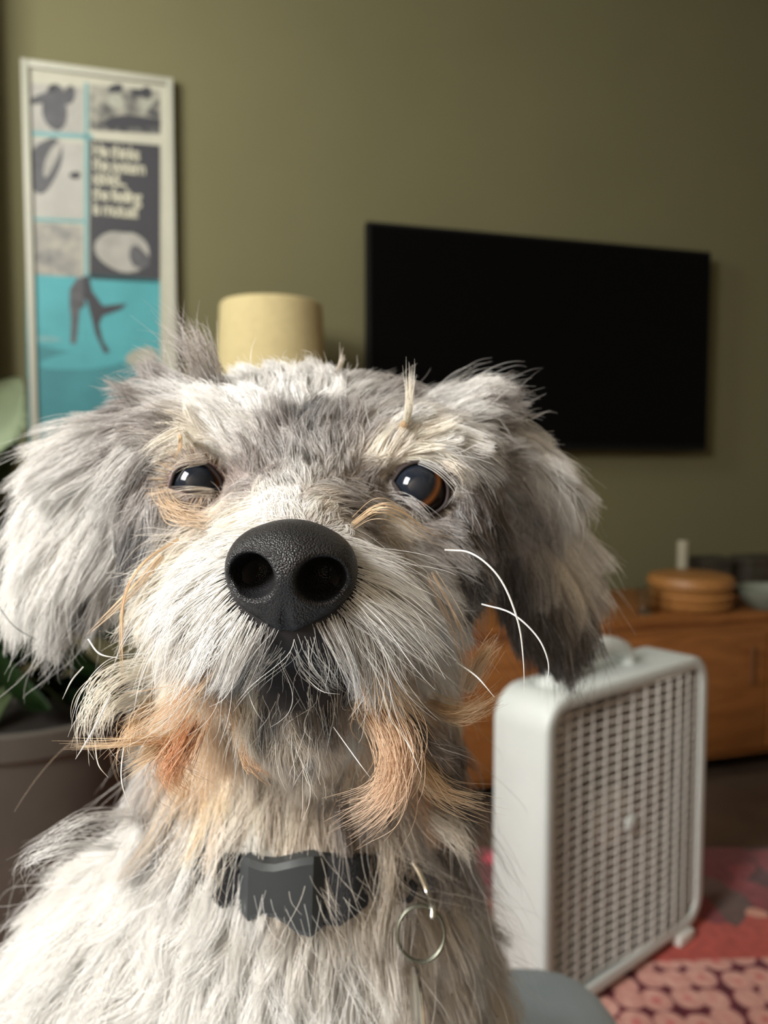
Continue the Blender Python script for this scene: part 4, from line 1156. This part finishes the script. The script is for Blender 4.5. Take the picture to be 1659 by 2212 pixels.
# ---- nose
fnz = Field((-0.0175, -0.0175, -0.014), (0.0175, 0.0155, 0.017), 0.0005)
fnz.add(fnz.ellipsoid((0, 0.0015, 0.004), (0.0132, 0.0098, 0.0135)), 0.001)
for sx_ in (-1, 1):
    fnz.add(fnz.ellipsoid((sx_ * 0.0082, -0.0002, 0.002), (0.0058, 0.0072, 0.0095)), 0.004)
fnz.add(fnz.ellipsoid((0, -0.0060, 0.0015), (0.0095, 0.0058, 0.0080)), 0.004)
fnz.add(fnz.cone((0, -0.008, -0.001), (-0.0005, -0.0135, 0.003), 0.0045, 0.0030), 0.003)
for sx_ in (-1, 1):
    fnz.cut(fnz.ellipsoid((sx_ * 0.0076, 0.0000, -0.0085), (0.0053, 0.0050, 0.0135)), 0.0015)
    fnz.cut(fnz.cone((sx_ * 0.0085, -0.0018, -0.0085), (sx_ * 0.0142, -0.0026, -0.0030), 0.0028, 0.0016), 0.0012)
fnz.cut(fnz.cone((0, -0.003, -0.0100), (0, -0.0145, -0.0030), 0.0004, 0.0012), 0.0012)
nV, nQ = fnz.mesh(); nQ = nQ[:, ::-1].copy()
hr = math.radians(-3)
nR = np.array([[math.cos(hr), math.sin(hr), 0], [-math.sin(hr), math.cos(hr), 0], [0, 0, 1]])
tl_ = math.radians(-6)
nT = np.array([[1, 0, 0], [0, math.cos(tl_), math.sin(tl_)], [0, -math.sin(tl_), math.cos(tl_)]])
nV = nV @ nT @ nR + NOSE_C
me_n = np_mesh('nose', to_world(nV), nQ)
m_nose = bpy.data.materials.new('wet_black_nose'); m_nose.use_nodes = True
nt = m_nose.node_tree; N, L = nt.nodes, nt.links; b = N['Principled BSDF']
b.inputs['Base Color'].default_value = (0.010, 0.0098, 0.0105, 1); b.inputs['Roughness'].default_value = 0.40; b.inputs['Specular IOR Level'].default_value = 0.36
tc = N.new('ShaderNodeTexCoord'); vo = N.new('ShaderNodeTexVoronoi'); vo.inputs['Scale'].default_value = 2300
L.new(tc.outputs['Object'], vo.inputs['Vector'])
bp = N.new('ShaderNodeBump'); bp.inputs['Strength'].default_value = 0.55; bp.inputs['Distance'].default_value = 0.0005; bp.invert = True
L.new(vo.outputs['Distance'], bp.inputs['Height']); L.new(bp.outputs['Normal'], b.inputs['Normal'])
tag(link_mesh('nose', me_n, m_nose, dog, True), 'black wet pebbled nose')

# ---- eyes
def eye_material():
    m = bpy.data.materials.new('dog_eye'); m.use_nodes = True
    nt = m.node_tree; N, L = nt.nodes, nt.links; b = N['Principled BSDF']
    b.inputs['Roughness'].default_value = 0.03; b.inputs['Specular IOR Level'].default_value = 0.35
    tc = N.new('ShaderNodeTexCoord'); sp = N.new('ShaderNodeVectorMath'); sp.operation = 'NORMALIZE'
    L.new(tc.outputs['Object'], sp.inputs[0])
    dt = N.new('ShaderNodeVectorMath'); dt.operation = 'DOT_PRODUCT'; dt.inputs[1].default_value = (0, -1, 0)
    L.new(sp.outputs[0], dt.inputs[0])
    r = N.new('ShaderNodeValToRGB')
    els = [(0.0, (0.02, 0.012, 0.01)), (0.52, (0.010, 0.007, 0.006)), (0.56, (0.05, 0.018, 0.006)), (0.63, (0.15, 0.055, 0.016)), (0.71, (0.05, 0.018, 0.008)), (0.75, (0.008, 0.010, 0.014)), (1.0, (0.008, 0.011, 0.017))]
    while len(r.color_ramp.elements) < len(els): r.color_ramp.elements.new(0.5)
    for e, (p_, c) in zip(r.color_ramp.elements, els): e.position = p_; e.color = (*c, 1)
    L.new(dt.outputs['Value'], r.inputs['Fac']); L.new(r.outputs['Color'], b.inputs['Base Color'])
    return m
m_eye = eye_material()
m_lid = mat('dark_eyelid', (0.02, 0.014, 0.013), rough=0.7, spec=0.25, noise=0.2, nscale=300)
m_lid2 = mat('pink_eyelid', (0.20, 0.115, 0.105), rough=0.5, spec=0.4, noise=0.2, nscale=300)
m_lid3 = mat('brown_eyelid', (0.10, 0.07, 0.062), rough=0.5, spec=0.4, noise=0.2, nscale=300)
def eye(c, yaw, pitch, lid_pts, lid_mat, lb, comb, hair_cols):
    bm = bmesh.new()
    bmesh.ops.create_uvsphere(bm, u_segments=48, v_segments=32, radius=EYE_RAD)
    bmesh.ops.transform(bm, matrix=Matrix.Rotation(math.radians(90), 4, 'X'), verts=bm.verts)
    for v in bm.verts:          # corneal bulge
        f = max(0.0, (-v.co.y / EYE_RAD - 0.72) / 0.28)
        v.co.y -= 0.0008 * f ** 0.7 if f > 0 else 0
    o = bm_obj('eye', bm, m_eye, dog, smooth=True)
    o.location = Vector(to_world(c)) - dog.location
    o.rotation_euler = (pitch, 0, yaw)
    tag(o, lb)
    bpy.context.view_layer.update()
    # eyelid rim lying on the ball, traced round the opening
    pts = []
    cw_ = Vector(to_world(c))
    for (px, py) in lid_pts:
        d0 = (P(px, py, 1.0) - CAM).normalized()
        oc = CAM - cw_; bq = oc.dot(d0); cq = oc.dot(oc) - (EYE_RAD + 0.0011) ** 2
        disc = bq * bq - cq
        q = CAM + d0 * (-bq - math.sqrt(disc)) if disc > 0 else CAM + d0 * (-bq)
        pts.append(q)
    loop = sampled(pts + [pts[0]], 41)[:-1]
    bm = bmesh.new(); add_tube(bm, loop, 0.0006, 8, closed=True)
    lid = bm_obj('eyelid_rim', bm, m_lid, None, smooth=True)
    lid.parent = o; lid.matrix_parent_inverse = o.matrix_world.inverted()
    # lids: skin from the rim out over the ball
    axis = (CAM - cw_).normalized()
    bm = bmesh.new(); rings = []
    for k in range(7):
        t = k / 6; row = []
        for q in loop:
            dq = (q - cw_).normalized()
            az = (dq - axis * dq.dot(axis)).normalized()
            a0 = math.acos(max(-1, min(1, dq.dot(axis))))
            a1 = a0 + math.radians(46) * t
            rr = EYE_RAD + 0.0010 + 0.0014 * math.sin(math.pi * 0.5 * min(1, t * 1.5))
            row.append(bm.verts.new(cw_ + (axis * math.cos(a1) + az * math.sin(a1)) * rr))
        rings.append(row)
    for A1, B1 in zip(rings[:-1], rings[1:]):
        for i in range(len(A1)):
            j = (i + 1) % len(A1)
            bm.faces.new((A1[i], A1[j], B1[j], B1[i]))
    # short hair growing away from the rim
    r = np.random.default_rng(int(abs(c[0]) * 1e5))
    ar = np.array([[list(v.co) for v in row] for row in rings])           # 7,40,3
    NL = 3200
    kf = 0.5 + 5.3 * r.random(NL); jf = r.integers(0, 40, NL); k0 = kf.astype(int); t = (kf - k0)[:, None]
    j2 = (jf + 1) % 40; tj = r.random(NL)[:, None]
    r0 = (ar[k0, jf] * (1 - tj) + ar[k0, j2] * tj); r1 = (ar[k0 + 1, jf] * (1 - tj) + ar[k0 + 1, j2] * tj)
    rt = r0 * (1 - t) + r1 * t
    dr = r1 - r0; dr /= np.linalg.norm(dr, axis=1)[:, None] + 1e-9
    nn_ = rt - np.array(cw_); nn_ /= np.linalg.norm(nn_, axis=1)[:, None]
    dr = dr + comb + r.normal(0, 0.30, (NL, 3)); dr /= np.linalg.norm(dr, axis=1)[:, None]
    u = np.linspace(0, 1, 7)[None, :, None]
    Lh = (r.uniform(0.004, 0.0095, NL) * (0.6 + 0.4 * (kf - 1) / 5))[:, None, None]
    ps = rt[:, None, :] + Lh * (dr[:, None, :] * u + nn_[:, None, :] * (0.45 * u - 0.25 * u * u))
    cc = np.array(hair_cols)[r.integers(0, len(hair_cols), NL)] * r.uniform(0.7, 1.25, (NL, 1))
    rr_ = r.uniform(0.00004, 0.00007, NL)[:, None] * np.array([1, 1, .95, .9, .8, .6, .3])[None]
    tag(make_curves('eyelid_fur', ps, rr_, np.clip(cc, 0.01, 0.9), dog), kind='stuff')
    bmesh.ops.solidify(bm, geom=bm.faces, thickness=-0.0004)
    lid = bm_obj('eyelid', bm, lid_mat, None, smooth=True)
    lid.parent = o; lid.matrix_parent_inverse = o.matrix_world.inverted()
eye(EYE_L, math.radians(-6), math.radians(2), [(368, 1052), (380, 1018), (412, 1000), (448, 1004), (474, 1032), (478, 1054), (450, 1060), (410, 1062)], m_lid2, 'dark eye with a bright window reflection', vec_world((-0.45, -0.05, 0.0)), [BRG, PALE, SIL, (0.42, 0.34, 0.30), TAN])
eye(EYE_R, math.radians(-22), math.radians(-24), [(848, 1040), (872, 1010), (910, 998), (948, 1016), (968, 1050), (962, 1090), (930, 1112), (900, 1100), (866, 1066)], m_lid3, 'dark eye with an amber lower iris', vec_world((0.45, -0.05, 0.0)), [BRG, DBR, SIL, GRY2, PALE])

# ------------------------------------------------------------------ locks and whiskers that stand out from the coat
def lock(pts, nh, width, col, jit=0.12, seed=0, name='hair_lock', rad_=0.00007, tip=0.5):
    r = np.random.default_rng(1000 + seed)
    nh = int(nh * 1.5) if nh > 1 else nh
    pts = [(pts[0][0], pts[0][1], pts[0][2] + (0.009 if nh > 1 else 0.003))] + list(pts[1:])
    KL = 14
    c = np.array([list(q) for q in sampled([P(*q) for q in pts], KL)])
    u = np.linspace(0, 1, KL)
    off = r.normal(0, 1, (nh, 3)) * width * 0.45
    env = (0.35 + 0.65 * np.sin(np.pi * np.clip(u * 0.8 + 0.12, 0, 1))) * (1 - (1 - tip) * u)
    ph_ = r.uniform(0, 6.28, (nh, 2))
    bend = r.normal(0, 1, (nh, 1, 3)) * width * 0.55
    wob = np.stack([np.sin(u[None] * 5 + ph_[:, :1]), np.cos(u[None] * 4 + ph_[:, 1:]), np.sin(u[None] * 6 + ph_[:, :1])], -1) * width * 0.18
    S_ = c[None] + off[:, None, :] * env[None, :, None] + wob * u[None, :, None] + bend * (u[None, :, None] ** 2)
    # uneven ends
    e = r.uniform(0.5, 1.0, nh) ** 0.7 if nh > 3 else np.ones(nh)
    uu = u[None] * e[:, None]
    out = np.empty_like(S_)
    for k in range(3):
        for i in range(nh): out[i, :, k] = np.interp(uu[i], u, S_[i, :, k])
    pr = np.clip(1.15 - u ** 3, 0.2, 1)
    C2 = np.clip(np.array(col)[None] * (1 + r.normal(0, jit, (nh, 1))), 0.01, 0.88)
    o = make_curves(name, out, np.full((nh, 1), rad_) * r.uniform(.75, 1.2, (nh, 1)) * pr[None], C2, dog)
    return o

D = 0.190
for i, (pts, nh, w, col) in enumerate((
    ([(330, 1440, .196), (255, 1462, .192), (205, 1510, .189), (192, 1570, .187), (210, 1625, .186)], 45, .0055, CRM),
    ([(300, 1500, .192), (240, 1530, .188), (215, 1590, .186)], 40, .0030, CRM),
    ([(430, 1575, .190), (300, 1600, .186), (125, 1612, .183)], 26, .0016, TAN),
    ([(400, 1560, .192), (360, 1600, .188), (240, 1578, .186)], 30, .0025, ORG),
    ([(420, 1560, .190), (385, 1620, .187), (368, 1665, .186), (405, 1705, .187)], 110, .0050, (0.58, 0.30, 0.15)),
    ([(390, 1580, .192), (340, 1620, .188), (272, 1668, .187)], 70, .0030, TAN),
    ([(330, 1520, .192), (285, 1580, .188), (275, 1640, .186)], 60, .0035, TAN),
    ([(520, 1600, .190), (540, 1650, .188), (585, 1690, .187)], 22, .0026, ORG),
    ([(800, 1520, .186), (848, 1580, .182), (862, 1650, .180), (835, 1725, .181), (755, 1782, .184)], 260, .0062, (0.72, 0.52, 0.36)),
    ([(870, 1600, .190), (910, 1660, .188), (960, 1715, .188), (1062, 1748, .190)], 90, .0040, TAN),
    ([(880, 1560, .190), (930, 1610, .188), (990, 1640, .190)], 90, .0045, BRG),
    ([(930, 1520, .192), (1000, 1540, .190), (1085, 1500, .192)], 60, .0032, TAN),
    ([(1010, 1490, .200), (1040, 1430, .197), (1075, 1380, .197)], 60, .0030, TAN),
    ([(930, 1240, .195), (975, 1330, .191), (1000, 1420, .189), (985, 1490, .189)], 9, .0030, (0.74, 0.55, 0.38)),
    ([(420, 962, .213), (400, 938, .206), (382, 930, .204), (325, 962, .205), (300, 990, .208)], 22, .0016, CRM),
    ([(386, 930, .204), (390, 960, .205), (378, 992, .208)], 14, .0008, TAN),
    ([(868, 945, .224), (880, 900, .216), (886, 850, .213), (884, 785, .213)], 46, .0018, CRM),
    ([(860, 960, .224), (872, 915, .216), (862, 935, .212)], 20, .0012, TAN),
    ([(765, 1130, .180), (815, 1096, .176), (868, 1106, .178), (925, 1148, .184), (1005, 1162, .192)], 12, .0028, TAN),
    ([(385, 1165, .195), (310, 1215, .189), (268, 1290, .187), (262, 1400, .186), (268, 1490, .187)], 12, .0006, TAN),
    ([(350, 1200, .196), (300, 1260, .190), (240, 1320, .189), (185, 1370, .190)], 10, .0012, TAN),
    ([(350, 1065, .213), (372, 1108, .206), (430, 1122, .203), (495, 1135, .200)], 34, .0036, (0.66, 0.50, 0.34)),
    ([(450, 850, .246), (425, 790, .240), (390, 730, .240), (340, 688, .242)], 60, .0080, (0.44, 0.40, 0.37)),
    ([(470, 850, .246), (450, 790, .240), (420, 730, .240), (388, 692, .242)], 55, .0075, (0.46, 0.42, 0.39)),
    ([(300, 900, .250), (270, 845, .244), (232, 810, .244)], 16, .0040, BRG),
    ([(1010, 890, .252), (1080, 845, .248), (1140, 850, .250)], 40, .0070, BRG),
    ([(700, 840, .250), (735, 790, .246), (742, 745, .248)], 12, .0012, PALE),
    ([(870, 985, .222), (930, 1002, .211), (972, 1035, .208), (984, 1062, .208), (950, 1108, .209)], 4, .0012, SIL),
    ([(930, 985, .222), (975, 1005, .212), (1005, 1040, .212), (1012, 1075, .214)], 14, .0030, PALE),
    ([(835, 1075, .216), (880, 1082, .208), (925, 1118, .205), (965, 1150, .206)], 16, .0030, GRY2),
    ([(470, 985, .222), (430, 992, .212), (385, 1005, .210), (360, 1035, .212)], 12, .0028, PALE),
    ([(480, 1068, .216), (440, 1062, .209), (395, 1064, .208), (355, 1075, .211)], 14, .0022, (0.52, 0.46, 0.38)),
    ([(215, 972, .254), (262, 980, .249), (300, 998, .247), (335, 1022, .246)], 40, .0030, (0.05, 0.04, 0.038)),  # dark lock draws in the shadow crease between ear fold and head
    ([(280, 1760, .252), (180, 1770, .246), (100, 1820, .244), (30, 1880, .246)], 26, .0050, SIL),
    ([(250, 1830, .252), (150, 1830, .246), (60, 1860, .244), (65, 1905, .244)], 24, .0046, WHT),
    ([(930, 1760, .244), (990, 1810, .238), (1020, 1870, .238)], 80, .0050, PALE),
)):
    tag(lock(pts, nh, w, col, seed=i), kind='stuff')
for i, (pts, col, rd_) in enumerate((
    ([(960, 1188, .184), (1020, 1196, .176), (1080, 1250, .172), (1118, 1340, .171), (1130, 1420, .172), (1133, 1495, .174)], WHT, .00019),
    ([(1040, 1305, .186), (1105, 1325, .180), (1160, 1375, .178), (1184, 1430, .178), (1182, 1480, .179)], WHT, .00024),
    ([(985, 1430, .184), (1030, 1462, .178), (1068, 1506, .176)], WHT, .00016),
    ([(835, 1545, .180), (880, 1605, .174), (912, 1680, .173)], WHT, .00013),
    ([(720, 1570, .180), (770, 1640, .174), (800, 1680, .173)], WHT, .00010),
    ([(270, 1590, .184), (262, 1680, .178), (282, 1750, .178)], WHT, .00012),
    ([(205, 1600, .184), (212, 1650, .180), (234, 1680, .180)], CRM, .00010),
    ([(240, 1500, .184), (200, 1580, .180), (163, 1640, .179)], WHT, .00022),
    ([(180, 1440, .186), (155, 1470, .184), (135, 1510, .184)], SIL, .00018),
    ([(-10, 1300, .250), (30, 1352, .246), (82, 1384, .246)], BLK, .00016),
    ([(190, 1380, .184), (215, 1412, .180), (258, 1422, .180)], WHT, .00018),
    ([(640, 1440, .174), (690, 1490, .170), (735, 1500, .171)], WHT, .00011),
    ([(520, 1440, .176), (545, 1520, .171), (568, 1560, .172)], WHT, .00010),
)):
    lock(pts, 1, 0.0, col, seed=200 + i, name='whisker', rad_=rd_)

# ------------------------------------------------------------------ collar with buckle, ring and tag
col_w = Vector(to_world(COL_C))
collar = empty('dog_collar', col_w)
tag(collar, 'black nylon collar with grey buckle around the dog\'s neck', 'collar')
m_strap = mat('black_nylon', (0.012, 0.012, 0.013), rough=0.7, spec=0.3, noise=0.3, nscale=400, bump=0.6, bscale=1500)
m_buckle = mat('dark_grey_plastic', (0.026, 0.030, 0.032), rough=0.42, spec=0.5, noise=0.08)
m_steel = mat('polished_steel', (0.62, 0.61, 0.55), rough=0.22, metal=1.0)
m_steel_d = mat('dull_steel', (0.17, 0.175, 0.14), rough=0.4, metal=1.0)
e1 = np.array([1.0, 0, 0]); e1 = e1 - coln * (e1 @ coln); e1 /= np.linalg.norm(e1); e2 = np.cross(coln, e1)
def ring_r(th, h=0.0):
    dv = math.cos(th) * e1 + math.sin(th) * e2
    o = COL_C + coln * h + dv * 0.14
    hit = bvh.ray_cast(Vector(to_world(o)), Vector(vec_world(-dv)))
    return np.linalg.norm(np.array(hit[0]) - to_world(COL_C + coln * h)) if hit[0] is not None else 0.06
NT = 72
rs = np.array([max(ring_r(2 * math.pi * k / NT, h) for h in (-0.007, 0.007)) for k in range(NT)])
for _ in range(6): rs = np.maximum(rs * 0.4, 0.25 * np.roll(rs, 1) + 0.5 * rs + 0.25 * np.roll(rs, -1))
rs += 0.0042
def ring_pt(k, dr, h):
    k = k % NT; k0 = int(k); t = k - k0
    r0 = rs[k0] * (1 - t) + rs[(k0 + 1) % NT] * t
    th = 2 * math.pi * k / NT
    return Vector(to_world(COL_C + (math.cos(th) * e1 + math.sin(th) * e2) * (r0 + dr) + coln * h)) - col_w
bm = bmesh.new()
HS = 0.0075
sect = [(-0.0014, -HS), (0.0014, -HS), (0.0018, 0), (0.0014, HS), (-0.0014, HS)]
lps = [[bm.verts.new(ring_pt(k, dr, h)) for dr, h in sect] for k in range(NT)]
for k in range(NT):
    a, b2 = lps[k], lps[(k + 1) % NT]
    for i in range(len(sect)):
        j = (i + 1) % len(sect)
        bm.faces.new((a[i], a[j], b2[j], b2[i]))
bm_obj('strap', bm, m_strap, collar, smooth=True)
# buckle: curved block following the strap at the throat
def at_px(px):       # strap angle index seen at pixel column px (front half)
    best, bk = 1e9, 0
    for k in np.arange(0, NT, 0.25):
        q = np.array(ring_pt(k, 0, 0) + col_w) - np.array(CAM)
        l = _R @ q
        if l[2] > COL_C[2]: continue
        x = 829.5 + l[0] / l[2] * FPX
        if abs(x - px) < best: best, bk = abs(x - px), k
    return bk
def block(name, p0, p1, outline, material, th):
    k0, k1 = at_px(p0), at_px(p1)
    bm = bmesh.new(); nS = len(outline) - 1
    rows = []
    for i, (lo_, hi_) in enumerate(outline):
        k = k0 + (k1 - k0) * i / nS
        e_ = th * (0.55 if i in (0, nS) else 1.0)
        rows.append([bm.verts.new(ring_pt(k, dr, h)) for dr, h in ((0.001, lo_), (e_ * 0.8, lo_ + 0.0004), (e_, lo_ + 0.0022), (e_, hi_ - 0.0022), (e_ * 0.8, hi_ - 0.0004), (0.001, hi_))])
    for a, b2 in zip(rows[:-1], rows[1:]):
        for i in range(6):
            j = (i + 1) % 6
            bm.faces.new((a[i], a[j], b2[j], b2[i]))
    bm.faces.new(rows[0]); bm.faces.new(list(reversed(rows[-1])))
    return bm_obj(name, bm, material, collar, autosmooth=35)
block('buckle', 525, 696, [(-.0095, .009), (-.0105, .0095), (-.0085, .0085), (-.0085, .0085), (-.0105, .0095), (-.0135, .0105), (-.0145, .011), (-.013, .010)], m_buckle, 0.0065)
block('buckle_clasp', 697, 790, [(-.0125, .010), (-.012, .0095), (-.0095, .009), (-.008, .0085)], m_strap, 0.0060)
block('strap_slider', 470, 520, [(-.008, .0085), (-.009, .009), (-.008, .0085)], m_strap, 0.0040)
def pl_c(q): return Vector(q) - col_w
kk = at_px(880)
dq = (ring_pt(kk, 0.003, -0.004) + col_w - CAM).dot(FWD)
d_ring = [P(888, 1858, dq), P(905, 1885, dq - .002), (P(922, 1925, dq - .004)), P(934, 1960, dq - .009), P(934, 1985, dq - .011)]
bm = bmesh.new(); add_tube(bm, [pl_c(q) for q in sampled(d_ring, 20)], 0.0011, 10); bm_obj('tag_loop', bm, m_steel, collar, smooth=True)
dr_ = dq - 0.011
loopd = [P(870, 1895, dq), P(895, 1915, dq - .002), P(880, 1945, dq - .003), P(850, 1925, dq - .001)]
bm = bmesh.new(); add_tube(bm, [pl_c(q) for q in sampled(loopd + [loopd[0]], 24)[:-1]], 0.0010, 8, closed=True); bm_obj('link', bm, m_strap, collar, smooth=True)
rc = P(909, 2018, dr_)
for zo in (0, 0.0009):
    bm = bmesh.new()
    add_tube(bm, [pl_c(rc + RIGHT * (math.cos(t) * 0.0074) + UP * (math.sin(t) * 0.0078) + FWD * (zo + 0.002 * math.sin(t))) for t in np.linspace(0, 2 * math.pi, 41)[:-1]], 0.00045, 8, closed=True)
    bm_obj('split_ring', bm, m_steel_d, collar, smooth=True)
# identity tag, hanging edge-on
tc_ = P(902, 2190, dr_ - 0.013)
bm = bmesh.new()
add_lathe(bm, [(0.0120, -0.0007), (0.0125, -0.0004), (0.0125, 0.0004), (0.0120, 0.0007)], n=40)
bmesh.ops.transform(bm, matrix=Matrix.Translation(pl_c(tc_)) @ Matrix.Rotation(math.radians(6), 4, 'Z') @ Matrix.Rotation(math.radians(90), 4, 'Y'), verts=bm.verts)
bm_obj('identity_tag', bm, m_steel, collar, autosmooth=40)
